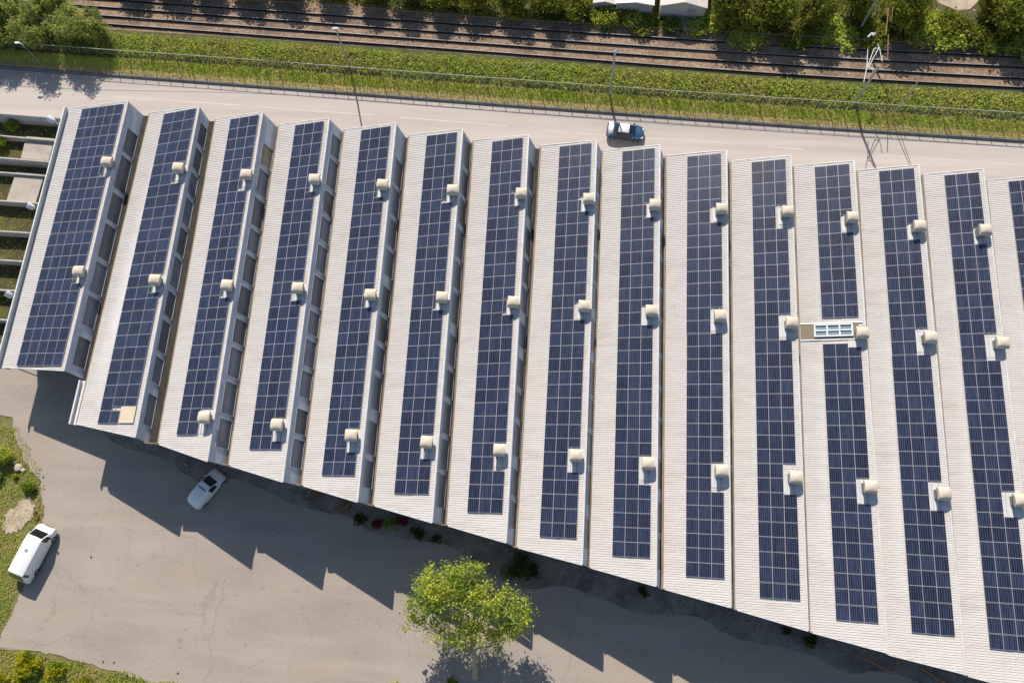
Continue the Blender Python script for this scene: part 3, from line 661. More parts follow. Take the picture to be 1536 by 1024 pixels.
# ------------------------------------------------------------------ leaf clouds, trees and shrubs
def leaf(mb, p, s, rng, flat=.5, asp=1.0, up=.35):
    n = Vector((rng.gauss(0, 1), rng.gauss(0, 1), rng.gauss(0, 1) * flat + up)).normalized()
    a = n.orthogonal().normalized(); t = rng.uniform(0, 2 * PI); b = n.cross(a); u = a * math.cos(t) + b * math.sin(t); v = n.cross(u)
    s = s * rng.uniform(.6, 1.35); mb.quad(p - u * s * .5, p - v * s * .32 * asp, p + u * s * .5, p + v * s * .32 * asp)
def lobes(mb, lob, n, size, rng, asp=1.0, shell=.45, clump=0):
    tot = sum(a[1][0] * a[1][1] * a[1][2] for a in lob)
    for c, r in lob:
        k = int(n * r[0] * r[1] * r[2] / tot)
        def rp():
            d = Vector((rng.gauss(0, 1), rng.gauss(0, 1), rng.gauss(0, 1))).normalized() * (rng.random() ** shell)
            return Vector((c[0] + d.x * r[0], c[1] + d.y * r[1], c[2] + d.z * r[2]))
        if clump:
            for _ in range(max(1, k // clump)):
                q = rp(); cs = min(r) * rng.uniform(.12, .3)
                for _ in range(clump): leaf(mb, q + Vector((rng.gauss(0, cs), rng.gauss(0, cs), rng.gauss(0, cs * .7))), size, rng, asp=asp)
        else:
            for _ in range(k): leaf(mb, rp(), size, rng, asp=asp)
def branch(mb, p, q, r0, r1, rng, n=5, wob=.12):
    p, q = Vector(p), Vector(q); L = (q - p).length; pts = []
    for i in range(n + 1):
        t = i / n; o_ = Vector((rng.gauss(0, 1), rng.gauss(0, 1), rng.gauss(0, .5))) * L * wob * math.sin(PI * t) * .5; pts.append(lerp(p, q, t) + o_)
    mb.tube(pts, [lerp(r0, r1, i / n) for i in range(n + 1)], 7)
def make_tree(name, label, cat, group, loc, lob, base_h, n, size, lm, bm_, seed, trunk_r=.16, asp=1.0, clump=10, top=None):
    rng = random.Random(seed); root = empty(name, loc); tag(root, label, cat, group); t = MB()
    cen = top or Vector((sum(a[0][0] for a in lob) / len(lob), sum(a[0][1] for a in lob) / len(lob), base_h))
    branch(t, (0, 0, -.1), cen, trunk_r, trunk_r * .6, rng)
    for c, r in lob: branch(t, cen, Vector(c) + Vector((0, 0, r[2] * .3)), trunk_r * .5, .025, rng)
    t.build('trunk', bm_, root, True); c_ = MB(); lobes(c_, lob, n, size, rng, asp, clump=clump); c_.build('crown', lm, root); return root
def rand_lobes(rng, R, H, n, z0):
    out = []
    for k in range(n):
        a = 2 * PI * k / n + rng.uniform(-.4, .4); d = R * rng.uniform(.3, .62); out.append(((d * math.cos(a), d * math.sin(a), rng.uniform(z0 + .25 * (H - z0), H - .35 * R * .6)), (R * rng.uniform(.38, .52), R * rng.uniform(.38, .52), (H - z0) * rng.uniform(.26, .38))))
    out.append(((0, 0, H - R * .35), (R * .5, R * .5, R * .38))); out.append(((0, 0, (z0 + H) / 2), (R * .6, R * .6, (H - z0) * .4))); return out
# the big yellow-green tree in the yard: the trunk leans from the sunny asphalt up into a broad crown
TB = U(713, 1016); 
def rel(px, py, h): p = U(px, py, h); return (p.x - TB.x, p.y - TB.y, h)
lob = [(rel(668, 880, 7.2), (3.1, 2.5, 1.8)), (rel(640, 905, 6.2), (2.3, 2.2, 1.5)), (rel(692, 872, 7.8), (2.4, 2.0, 1.6)), (rel(716, 905, 7.2), (2.6, 2.2, 1.8)), (rel(762, 918, 6.4), (2.3, 2.1, 1.7)), (rel(778, 934, 5.6), (1.5, 1.8, 1.5)),
       (rel(665, 945, 5.2), (1.9, 1.5, 1.3)), (rel(705, 948, 5.8), (2.4, 1.7, 1.5)), (rel(742, 952, 5.2), (2.0, 1.5, 1.4)), (rel(622, 930, 5.0), (1.5, 1.3, 1.0)), (rel(685, 963, 4.6), (1.6, 1.1, 1.0)), (rel(640, 872, 6.0), (1.3, 1.2, 1.1)), (rel(712, 856, 7.4), (1.2, 1.1, 1.0)), (rel(758, 896, 6.4), (1.3, 1.2, 1.1))]
rng = random.Random(11); T = empty('deciduous_tree', TB); tag(T, 'broad yellow-green tree with a pale leaning trunk, standing alone in the asphalt yard', 'tree')
t = MB(); k1, k2 = Vector(rel(711, 978, 3.6)), Vector(rel(706, 946, 5.0)); branch(t, (0, 0, -.1), k1, .30, .24, rng, 6, .06); branch(t, k1, k2, .24, .18, rng, 4, .05)
for j, (c, r) in enumerate(lob):
    s_ = k1 if j in (9, 10, 6, 5) else k2; e_ = Vector(c) + Vector((0, 0, r[2] * .45)); branch(t, s_, e_, .11, .03, rng, 6, .16)
    for _ in range(5): branch(t, lerp(s_, e_, rng.uniform(.5, .95)), Vector(c) + Vector((rng.uniform(-1, 1) * r[0], rng.uniform(-1, 1) * r[1], rng.uniform(-.3, 1) * r[2])) * .95, .035, .01, rng, 3)
t.build('trunk', M['bark'], T, True)
c_ = MB(); lobes(c_, [(c, (r[0] * .9, r[1] * .9, r[2] * .9)) for c, r in lob], 17000, .215, rng, 1.3, .43, 26); c_.build('crown', M['leafyellow'], T)
# trees north of the track
GT = 'trees beyond the railway'
protos = []
for s in range(3):
    r_ = random.Random(40 + s); lb = rand_lobes(r_, 3.0, 4.8, 6, .5)
    tr = make_tree('broadleaf_tree', '', 'tree', GT, (0, 0, 0), lb, 1.6, 5200, .34, M['leafgreen'], M['darkbark'], 60 + s); protos.append(tr)
used = set()
def place_tree(k, px, py, sc, sz, label, h=.7):
    o = protos[k] if k not in used else copy_tree(protos[k]); used.add(k); p = U(px, py - (9 if px > 1000 else 3), h); o.location = p; o.scale = (sc, sc, sz); o.rotation_euler = (0, 0, px * .7); o['label'] = label; return o
for k, px, py, sc, sz, lab in (
    (0, 1085, 38, 1.05, 1.05, 'rounded green tree just right of the white huts beyond the railway'),
    (1, 1150, 42, 1.15, 1.1, 'wide dark green tree, second to the right of the white huts'),
    (2, 1215, 44, 1.05, 1.0, 'green tree left of the upper grey railway mast'),
    (0, 1275, 30, .85, .9, 'small green tree directly behind the upper grey railway mast'),
    (1, 1345, 46, 1.1, 1.1, 'dense green tree right of the upper railway mast, beside the bright shrubs'),
    (2, 1500, 58, 1.2, 1.1, 'large green tree in the top right corner'),
    (0, 1560, 62, 1.1, 1.1, 'green tree cut by the right edge of the picture, beyond the track'),
    (1, 1475, 30, .7, .8, 'small tree left of and behind the large corner tree'),
    (2, 560, 2, .8, .75, 'shaded tree behind the track, leftmost of the dark row'),
    (0, 612, 6, .85, .72, 'shaded tree second from the left in the dark row beyond the track'),
    (1, 664, 8, .9, .72, 'shaded tree third from the left in the dark row beyond the track'),
    (2, 716, 10, .9, .75, 'shaded tree in the dark row beyond the track, fourth from the left'),
    (0, 770, 14, .95, .78, 'shaded tree in the dark row beyond the track, fifth from the left'),
    (1, 826, 16, .9, .78, 'shaded tree at the right end of the dark row, left of the bright bushes'),
    (2, 500, -12, .8, .9, 'shaded tree at the top edge, left of the dark row')): place_tree(k, px, py, sc, sz, lab)
# far trees whose shade falls along the top edge, left part
for j, px in enumerate((205, 262, 318, 375, 432)):
    place_tree(j % 3, px, -22 + j * 2.5, .95, .8, ('shaded tree at the top edge, %s of five left of the dark row' % ('leftmost', 'second from left', 'middle one', 'fourth from left', 'rightmost')[j]))
# pale feathery trees in the top left corner
GB = 'pale feathery trees at the road bend'
fe = []
for s in range(2):
    r_ = random.Random(90 + s); lb = [((r_.uniform(-1.6, 1.6), r_.uniform(-1.4, 1.4), r_.uniform(1.4, 4.2)), (r_.uniform(.6, .95), r_.uniform(.6, .95), r_.uniform(1.2, 1.8))) for _ in range(9)]
    fe.append(make_tree('feathery_tree', '', 'tree', GB, (0, 0, 0), lb, 1.2, 5200, .34, M['leafbamboo'], M['darkbark'], 95 + s, .1, .55, 8))
for j, (px, py, sc, sz, lab) in enumerate(((8, 60, 1.2, .74, 'pale feathery tree at the left picture edge beside the road'), (64, 62, 1.25, .84, 'tallest pale feathery tree right of the short street lamp'), (118, 60, 1.2, .84, 'pale feathery tree between its two taller neighbours near the track'), (150, 56, .95, .72, 'feathery tree nearest the hedge, right end of the corner group'), (30, 36, 1.2, .95, 'darker feathery tree at the back of the corner group, to the left'), (90, 32, 1.2, 1.0, 'feathery tree at the back of the corner group, close to the rails'), (-50, 54, 1.3, .8, 'feathery tree partly outside the left picture edge'), (-14, 30, 1.3, 1.2, 'feathery tree at the very top left'), (-46, 80, 1.0, .6, 'low feathery tree at the left edge by the kerb'))):
    o = fe[j] if j < 2 else copy_tree(fe[j % 2]); o.location = U(px, py, .75); o.scale = (sc, sc, sz); o.rotation_euler = (0, 0, j * 1.3); o['label'] = lab
# shrubs
def shrub(name, label, cat, group, p, R, H, n, size, lm, seed, asp=1.1, clump=8):
    r_ = random.Random(seed); lb = [((r_.uniform(-.5, .5) * R, r_.uniform(-.5, .5) * R, H * r_.uniform(.35, .6)), (R * r_.uniform(.42, .6), R * r_.uniform(.42, .6), H * r_.uniform(.32, .42))) for _ in range(6)]
    return make_tree(name, label, cat, group, p, lb, H * .25, n, size, lm, M['darkbark'], seed + 1, .05, asp, clump)
sh0 = [shrub('bush', '', 'bush', 'bushes beyond the railway', (0, 0, 0), 2.2, 2.2, 2200, .30, M['leafgreen'], 200), shrub('bush', '', 'bush', 'bushes beyond the railway', (0, 0, 0), 2.2, 2.0, 2200, .30, M['leafhedge'], 210)]
for j, (px, py, sc, sz, lab) in enumerate(((876, 26, 1.1, 1.2, 'bright green bush left of the huts'), (908, 33, .9, .9, 'small lit bush in front of the leftmost hut'), (930, 40, .6, .7, 'little bush standing before the others below the white hut'), (948, 34, .7, .9, 'slim lit bush below the middle of the huts'), (1004, 46, .8, .5, 'low dark bush beside the grey tarpaulin'), (1400, 50, 1.3, .8, 'olive shrub mound below the sand lot'), (1432, 48, 1.3, .9, 'olive shrub mound with a thin mast in it'), (1415, 64, 1.3, .8, 'bright low shrub at the rail edge under the sand lot'), (1450, 66, 1.2, .8, 'low shrub at the rail edge left of the corner tree'), (1378, 62, 1.0, .7, 'low shrub at the rail edge under the dense tree'), (1480, 72, 1.2, .6, 'dark low shrub under the corner tree'), (1525, 78, 1.2, .6, 'dark low shrub at the right picture edge by the track'), (976, 46, 1.2, .5, 'low dark bush between the slim bush and the tarpaulin'), (1050, 50, 1.1, .55, 'low dark bush right of the tarpaulin'), (906, 44, 1.2, .5, 'low dark ground bush under the leftmost hut'), (1120, 56, 1.4, .5, 'low shaded bush under the trees right of the huts'), (1190, 60, 1.4, .5, 'low shaded bush left of the mast foot'), (1255, 62, 1.4, .5, 'low shaded bush at the upper mast foot'), (1320, 64, 1.4, .5, 'low shaded bush right of the upper mast foot'))):
    o = sh0[j] if j < 2 else copy_tree(sh0[j % 2]); o.location = U(px, py - (9 if sz < .75 else 2), .7); o.scale = (sc, sc, sz); o.rotation_euler = (0, 0, j * 2.1); o['label'] = lab
# hedge bank between track and fence; grass on the verge (nobody could count these)
rng = random.Random(5); mb = MB(); mbd = MB()
for _ in range(42000):
    x = rng.uniform(-88, 84); a, c = at_x(ball_s, x), at_x(fence_l, x); t = rng.uniform(.15, .90); y = lerp(a.y, c.y, t)
    hh = .8 * (math.sin(PI * min(max((t - .12) / .80, .02), .98)) ** .5) * (.55 + .45 * math.sin(x * 1.7 + 2 * math.sin(x * .6)) * math.sin(x * .53 + 1)) + .25
    leaf(mb, Vector((x, y + rng.gauss(0, .12), .72 + hh * rng.random() ** .5)), .23, rng, up=.8)
tag(mb.build('undergrowth', M['leafhedge']), 'band of leafy green undergrowth along the fence', 'undergrowth', kind='stuff')
rng = random.Random(8); mb = MB()
for _ in range(26000):
    x = rng.uniform(-70, 66); a = at_x(ball_n, x); y = a.y + rng.random() ** 1.2 * 9 - .5
    if 41 < x < 51.5 and y > a.y + 4.2: continue
    leaf(mb, Vector((x, y, .72 + rng.random() ** 1.5 * (.5 + .5 * math.sin(x * 1.1 + 2 * math.sin(y * .8))) * .9)), .36, rng)
tag(mb.build('undergrowth', M['leafgreen']), 'dark leafy ground cover beneath the trees beyond the tracks', 'undergrowth', kind='stuff')
mb = MB()
def blade(mb, x, y, z, h, wd, rng):
    a = rng.uniform(0, 2 * PI); dx, dy = math.cos(a) * wd, math.sin(a) * wd; lx, ly = rng.gauss(0, h * .45), rng.gauss(0, h * .45)
    n = len(mb.v); mb.v += [(x - dx, y - dy, z), (x + dx, y + dy, z), (x + lx, y + ly, z + h)]; mb.f.append((n, n + 1, n + 2)); mb.m.append(0)
for _ in range(13000):
    x = rng.uniform(-88, 84); a, c = at_x(fence_l, x), at_x(dry_t, x); t = rng.random() ** 1.2 * 1.05 - .06; blade(mb, x, lerp(a.y, c.y, t), lerp(.8, .35, t) - .02, rng.uniform(.15, .42) * (1.25 - .6 * t), .06, rng)
tag(mb.build('verge_grass', M['blade']), 'green grass growing on the verge below the fence', 'grass', kind='stuff')
mb = MB()
for _ in range(9000):
    x = rng.uniform(-88, 84); a, c = at_x(dry_t, x), at_x(kt, x); t = rng.uniform(-.5, .9); blade(mb, x, lerp(a.y, c.y, t), lerp(.35, .24, t) - .02, rng.uniform(.1, .22), .05, rng)
tag(mb.build('dry_grass', M['bladedry']), 'dry straw-coloured grass along the kerb', 'grass', kind='stuff')
# ------------------------------------------------------------------ fence
F = empty('mesh_fence'); tag(F, 'long wire mesh fence with a pale top rail between hedge and verge', 'fence')
length = [0.0]
for a, b in zip(fence_l, fence_l[1:]): length.append(length[-1] + (b - a).length)
def at_len(s):
    for i in range(len(length) - 1):
        if length[i + 1] >= s: return lerp(fence_l[i], fence_l[i + 1], (s - length[i]) / (length[i + 1] - length[i]))
    return fence_l[-1]
sA = next(length[i] for i, p in enumerate(fence_l) if p.x > -80); sB = next((length[i] for i, p in enumerate(fence_l) if p.x > 74), length[-1])
FH = 1.75; npst = 96
pm = MB(); pm.tube([(0, 0, -.3), (0, 0, FH)], .045, 6); p0 = pm.build('post', M['darkpost'], F)
for k in range(npst):
    s = lerp(sA, sB, k / (npst - 1)); q = at_len(s); o = p0 if k == 0 else p0.copy()
    if k: col.objects.link(o); o.parent = F
    o.location = (q.x, q.y, .78); o.rotation_euler = (random.gauss(0, .02), random.gauss(0, .02), 0)
pts = [at_len(lerp(sA, sB, k / 120)) for k in range(121)]
mb = MB(); mb.tube([p + Vector((0, 0, FH)) for p in pts], .034, 6); mb.build('top_rail', M['fencerail'], F)
mb = MB()
for z in (.06, .9): mb.tube([p + Vector((0, 0, z)) for p in pts], .012, 4)
nd = int((sB - sA) / .34)
for k in range(nd):
    for sg in (-1, 1):
        a, b = at_len(lerp(sA, sB, k / nd)), at_len(min(max(lerp(sA, sB, k / nd) + sg * FH, sA), sB))
        mb.tube([a + Vector((0, 0, .03)), b + Vector((0, 0, FH - .02))], .007, 3, caps=False)
mb.build('wire_mesh', M['wire'], F)
# ------------------------------------------------------------------ lamps and masts
def pole(name, label, cat, group, base, h, r, z=.0, top=None):
    p = U(*base, z); root = empty(name, p); tag(root, label, cat, group); mb = MB(); tp = top or Vector((0, 0, h)); mb.tube([(0, 0, -.3), tp], [r, r * .65], 10); mb.build('mast', M['post'], root, True); return root
GM = 'street lamps and masts along the fence'
L1 = pole('street_lamp', 'tall grey lamp post with a small twin head, left of the centre along the fence', 'street lamp', GM, (525, 100), 7.0, .13, .8)
mb = MB(); mb.box((0, 0, 7.0), (.5, .22, .14)); mb.box((-.3, 0, 6.92), (.12, .3, .1)); mb.box((.3, 0, 6.92), (.12, .3, .1)); mb.build('lamp_head', M['post'], L1)
mb = MB(); mb.tube([(0, 0, .02), (0, 0, .25)], .22, 10); mb.build('foot', M['concrete'], L1)
L2 = pole('street_lamp', 'tall grey lamp post with a rounded hooked top, above the dark car', 'street lamp', GM, (914, 142), 7.6, .15, .8)
mb = MB(); mb.tube([(0, 0, 7.55), (.02, .05, 7.95), (.22, .12, 8.1), (.42, .14, 7.9)], .13, 8); mb.build('lamp_head', M['galv'], L2, True)
L0 = pole('street_lamp', 'short lamp post with a white head beside the feathery trees', 'street lamp', GM, (62, 96), 3.6, .07, .3)
mb = MB(); mb.tube([(0, 0, 3.55), (-.1, .06, 3.8), (-.45, .12, 3.9)], .06, 8); mb.box((-.6, .12, 3.9), (.5, .22, .12)); mb.build('lamp_head', M['white'], L0)
# overhead-line mast by the fence, with its tubular cantilever
C1 = pole('overhead_line_mast', 'grey overhead-line mast at the fence holding a white tubular cantilever', 'railway mast', 'overhead line masts', (1281, 156), 7.2, .17, .8)
mb = MB(); mb.tube([(0, 0, .02), (0, 0, .3)], .26, 10); mb.build('foot', M['concrete'], C1)
def zz(px, py, h=6.6): return U(px, py, h)
def tubes(segs, r, root, name, m):
    mb = MB(); inv = root.location
    for sg in segs: mb.tube([q - inv for q in sg], r, 6)
    return mb.build(name, m, root)
c1t = C1.location + Vector((0, 0, 6.4)); c1m = C1.location + Vector((0, 0, 5.6))
HA = 6.6
tubes([[zz(1301.7, 74), zz(1300.3, 101), zz(1295.7, 123.5)], [zz(1301, 101), zz(1311.3, 73)], [zz(1302.6, 101), zz(1318.6, 72)], [zz(1311.3, 72.8), zz(1319.4, 72.8)], [zz(1319.4, 73), zz(1323.3, 92.5)], [zz(1300.3, 104), zz(1309, 104.5), c1m], [zz(1319, 72), zz(1316.5, 67)], [zz(1302.6, 101), c1t]], .042, C1, 'cantilever', M['trim'])
C2 = pole('overhead_line_mast', 'grey overhead-line mast beyond the tracks, rising past the top edge among the trees', 'railway mast', 'overhead line masts', (1289, 45), 7.5, .15, .7)
c2t = C2.location + Vector((0, 0, 6.6))
tubes([[zz(1328, 10), zz(1337, 33.5), zz(1339.6, 10.5)], [zz(1332.5, 13), zz(1329, 50)], [zz(1332.5, 52), zz(1331.5, 90)], [zz(1328, 10), c2t]], .05, C2, 'cantilever', M['wood'])
tubes([[zz(1302, 56), zz(1307.5, 50), zz(1314, 51)], [zz(1306, 50), zz(1311, 54)]], .09, C2, 'insulator', M['trim'])
P4 = pole('signal_pole', 'thin pale double pole leaning at the fence right of the cantilever mast', 'pole', None, (1338, 173), 6.4, .055, .6)
tubes([[P4.location + Vector((.5, -.1, 0)), P4.location + Vector((.25, 0, 4.2)), P4.location + Vector((.05, .05, 6.9))]], .04, P4, 'stay', M['post'])
P5 = pole('signal_pole', 'short thin grey pole standing in the shrubs below the sand lot', 'pole', None, (1441, 42), 3.0, .08, .7)
mb = MB(); mb.tube([(0, 0, 3.0), (0, 0, 3.08)], .1, 8); mb.build('cap', M['galv'], P5)
for lab, ys, h in (('thin overhead wire above the far rails', (-38, -8, 1, 29, 51, 74, 90), 5.5), ('thin overhead wire above the near rails', (-6, 24, 34, 60, 84, 108, 124), 5.4)):
    mb = MB(); mb.tube(curve(list(zip((-200, 0, 384, 768, 1152, 1536, 1780), ys)), h, 6), .022, 5); tag(mb.build('overhead_wire', M['cable']), lab, 'wire', 'overhead wires')
# ------------------------------------------------------------------ huts beyond the railway
def hut(px0, px1, py, hw, depth, rise, label, wm, rm, z=.7):
    a, c = U(px0, py, z), U(px1, py + (px1 - px0) * .06, z); root = empty('hut', (a + c) / 2); tag(root, label, 'hut', 'huts beyond the railway')
    ex = (c - a); L = ex.length; ex.normalize(); ey = Vector((-ex.y, ex.x, 0)); Mx = Matrix((ex, ey, Vector((0, 0, 1)))).transposed().to_4x4(); Mx.translation = (a + c) / 2; root.matrix_world = Mx
    mb = MB(); mb.box((0, depth / 2, hw / 2), (L, depth, hw)); mb.poly([(-L / 2, 0, hw), (L / 2, 0, hw), (0, 0, hw + rise)]) ; mb.build('wall', wm, root)
    mb = MB(); o_ = .18
    for s in (-1, 1): mb.hexa([Vector((0, -o_, hw + rise + .0)), Vector((s * (L / 2 + .15), -o_, hw - .06)), Vector((s * (L / 2 + .15), depth + o_, hw - .06)), Vector((0, depth + o_, hw + rise))][::s] + [Vector((0, -o_, hw + rise + .1)), Vector((s * (L / 2 + .15), -o_, hw + .04)), Vector((s * (L / 2 + .15), depth + o_, hw + .04)), Vector((0, depth + o_, hw + rise + .1))][::s])
    mb.build('roof', rm, root); mb = MB(); mb.box((L * .2, -.03, min(hw * .42, 1.0)), (min(.9, L * .3), .05, min(hw * .84, 2.0))); mb.build('door', M['hutgrey'], root); return root
hut(890, 921, 18, 1.7, 5, .35, 'small hut with a beige roof, leftmost of the three', M['hutgrey'], M['hutroof'])
hut(923, 976, 24, 2.4, 6, .3, 'long low hut with a white corner and grey walls, in the middle of the row', M['hutgrey'], M['white'])
hut(988, 1054, 27, 2.3, 6, .8, 'wide white hut with a pale gable, rightmost of the three', M['hutwall'], M['hutroof'])
tp = U(1025, 33, .7); tr = empty('tarpaulin', tp); mb = MB(); n = 14
gr = [[(lerp(-2.1, 2.1, i / n), lerp(-1.0, .9, j / 8) - .5 * (1 - (2 * i / n - 1) ** 2), .25 + .35 * math.sin(i * 1.3 + j) * math.sin(j * .9 + i * .4) + .25 * math.sin(PI * j / 8)) for j in range(9)] for i in range(n + 1)]
for i in range(n):
    for j in range(8): mb.quad(gr[i][j], gr[i + 1][j], gr[i + 1][j + 1], gr[i][j + 1])
bpy.data.objects.remove(tr); o = mb.build('tarpaulin', M['tarp'], None, True, 60); o.location = tp; tag(o, 'crumpled grey tarpaulin lying before the rightmost hut', 'tarpaulin')
# ------------------------------------------------------------------ plots west of the factory
GW = 'low concrete plot walls'
def plot_wall(p, q, h, label, th=.13):
    h *= 1.3; a, c = U(*p, h), U(*q, h); d = (c - a).normalized(); n = Vector((-d.y, d.x, 0)) * th / 2; mb = MB()
    def z(v, k): return Vector((v.x, v.y, k))
    mb.hexa([z(a - n, 0), z(c - n, 0), z(c + n, 0), z(a + n, 0), z(a - n, h - .06), z(c - n, h - .06), z(c + n, h - .06), z(a + n, h - .06)])
    o = empty('plot_wall', (0, 0, 0)); tag(o, label, 'wall', GW); mb.build('wall_body', M['wallc'], o)
    n2 = n * 1.15; mb = MB(); mb.hexa([z(a - n2, h - .06), z(c - n2, h - .06), z(c + n2, h - .06), z(a + n2, h - .06), z(a - n2, h), z(c - n2, h), z(c + n2, h), z(a + n2, h)]); mb.build('coping', M['wallc'], o); return o
for p, q, h, lab in (((-40, 167), (96, 177.5), 1.6, 'tallest white-topped plot wall, beside the road'), ((-40, 200), (88, 211), .8, 'plot wall at the upper edge of the first concrete slab'), ((-40, 233), (79, 243), 1.3, 'plot wall at the lower edge of the first concrete slab'), ((-40, 255), (72, 264), .7, 'plot wall at the upper edge of the second concrete slab'), ((-40, 298), (62, 305), 1.0, 'plot wall at the lower edge of the second concrete slab'), ((-40, 344), (50, 349.5), 1.1, 'plot wall below the grassy plot with the dark shade'), ((-40, 387), (38, 392), 1.1, 'plot wall third from the yard'), ((-40, 432), (27, 436), 1.0, 'plot wall second from the yard'), ((-40, 476), (16, 480), 1.0, 'plot wall nearest the yard')): plot_wall(p, q, h, lab)
for pts, lab in ((((39.6, 204.5), (82, 208), (73, 241), (31, 237.5)), 'weathered concrete slab, the one nearer the road'), (((24, 258), (67, 261), (53, 304.5), (9, 303)), 'weathered concrete slab, the one farther from the road')):
    mb = MB(); z0 = .62; P_ = [U(*p, z0) for p in pts][::-1]; mb.prism(P_, z0 - .16, z0); o = empty('concrete_slab'); tag(o, lab, 'slab', 'concrete slabs on the plots'); mb.build('slab', M['concrete'], o)
    mb = MB(); c = sum(P_, Vector()) / 4; mb.prism([lerp(c, p, .88) for p in P_], 0, z0 - .16); mb.build('plinth', M['wallc'], o)
for (hx, hy), (bx, by), lab in (((77, 180), (97, 193), 'white floodlight on an arm at the road end of the west wall'), ((46.5, 310), (61, 318), 'white floodlight on an arm by the second concrete slab'), ((13.5, 442), (25, 450), 'white floodlight on an arm nearest the yard')):
    a, c = U(hx, hy, 4.4), U(bx + 6, by + 2, 3.6); o = empty('floodlight', c); tag(o, lab, 'floodlight', 'floodlights on the west wall'); mb = MB(); mb.tube([Vector((.35, 0, -.3)), Vector((0, 0, 0)), (a - c) * .95], .06, 8); mb.build('arm', M['galv'], o)
    d = (a - c).normalized(); mb = MB(); mb.tube([(a - c) - d * .42, (a - c) - d * .2, (a - c) + d * .38], [.18, .34, .38], 10); mb.build('lamp_head', M['white'], o, True)
for px, py, R, H, lab in ((22, 192, 1.1, 1.5, 'yellow-green bush in the uppermost walled plot'), (2, 218, 1.2, 1.7, 'yellow-green bush at the left edge beside the first slab'), (4, 440, .8, .9, 'little bush in the plot near the second wall from the yard')): shrub('bush', lab, 'bush', 'bushes in the walled plots', U(px, py, 0), R, H, 1500, .2, M['leafshrub'], int(px * 7 + py))
rng = random.Random(77); mb = MB()
for _ in range(2600):
    p = U(rng.uniform(-20, 92), rng.uniform(186, 500))
    if p.x < bays[0]['es'].x - .4: blade(mb, p.x, p.y, 0, rng.uniform(.1, .3), .05, rng)
tag(mb.build('plot_grass', M['blade']), 'patchy grass on the floors of the walled plots', 'grass', kind='stuff')
# ------------------------------------------------------------------ vehicles
def vehicle(name, label, cat, paintm, st, glass, loc, ang, wheels, wr, extra=None, tail=None, head=None, group=None, roof=None, stripe=None, sub=4):
    root = empty(name, loc, ang); tag(root, label, cat, group)
    P_ = []
    n = len(st)
    def cr(a, b, c, d, t): return .5 * (2 * b + (c - a) * t + (2 * a - 5 * b + 4 * c - d) * t * t + (3 * b - a - 3 * c + d) * t ** 3)
    for i in range(n - 1):
        for k in range(sub):
            t = k / sub; A, B_, C_, D = st[max(i - 1, 0)], st[i], st[i + 1], st[min(i + 2, n - 1)]
            P_.append(tuple(lerp(lerp(B_[j], C_[j], t), cr(A[j], B_[j], C_[j], D[j], t), .5) for j in range(6)))
    P_.append(st[-1]); rings = []
    for x, w_, zl, hb, wt, ht in P_:
        h_ = [(w_ * .93, zl), (w_, zl + .16), (w_, lerp(zl, hb, .6)), (w_ * .985, hb), (wt, ht - .06), (wt * .9, ht - .01), (0, ht + .03)]
        rings.append([Vector((x, -a, z)) for a, z in h_] + [Vector((x, a, z)) for a, z in h_[-2::-1]])
    groups = {}
    for i in range(len(rings) - 1):
        for k in range(12):
            s = (i + .5) / sub; key = 'body'
            for nm, s0, s1, k0, k1 in glass:
                if s0 <= s <= s1 and k0 <= k < k1: key = nm; break
            groups.setdefault(key, []).append((rings[i][k], rings[i + 1][k], rings[i + 1][k + 1], rings[i][k + 1]))
    for key, fs in groups.items():
        mb = MB()
        for f in fs: mb.quad(*f)
        if key == 'body': mb.poly(rings[0]); mb.poly(rings[-1][::-1]); mb.poly([r[0] for r in rings] + [r[-1] for r in rings[::-1]])
        nm = key.split('#')[0]
        o = mb.build(nm, paintm if nm == 'body' else (roof if nm == 'roof_panel' else (stripe if nm == 'sill_stripe' else M['glass'])), root)
        bm = bmesh.new(); bm.from_mesh(o.data); bmesh.ops.remove_doubles(bm, verts=bm.verts, dist=.0005); bm.to_mesh(o.data); bm.free(); o.data.shade_smooth(); o.data.set_sharp_from_angle(angle=math.radians(40))
        if nm == 'body':
            pass
    for x, y in wheels:
        s = 1 if y > 0 else -1; mb = MB(); mb.tube([(0, -.11, 0), (0, -.1, 0), (0, .1, 0), (0, .11, 0)], [wr * .8, wr, wr, wr * .8], 16); wo_ = mb.build('wheel', M['rubber'], root); wo_.location = (x, y, wr)
        mb = MB(); mb.tube([(0, s * .112, 0), (0, s * .125, 0)], wr * .6, 12); mb.build('rim', M['rim'], wo_)
    return root
def bits(root, items):
    for nm, c, d, m in items:
        mb = MB(); mb.box(c, d); o = mb.build(nm, m, root)
        bm = bmesh.new(); bm.from_mesh(o.data); bmesh.ops.bevel(bm, geom=bm.edges[:], offset=min(d) * .3, segments=2, affect='EDGES'); bm.to_mesh(o.data); bm.free()
def heading(p, q, h=0): a, c = U(*p, h), U(*q, h); return math.atan2(c.y - a.y, c.x - a.x)
CAR = [(-2.2, .70, .38, .68, .58, .74), (-2.08, .83, .26, .88, .66, .95), (-1.72, .88, .2, .95, .68, 1.02), (-1.45, .89, .2, .96, .66, 1.08), (-.8, .9, .19, .97, .58, 1.40), (.1, .9, .19, .95, .59, 1.44), (.42, .9, .19, .94, .58, 1.39), (1.2, .9, .19, .92, .70, .97), (1.7, .87, .2, .82, .64, .86), (2.1, .77, .28, .66, .54, .70), (2.22, .64, .36, .55, .46, .58)]
p = U(937, 202)
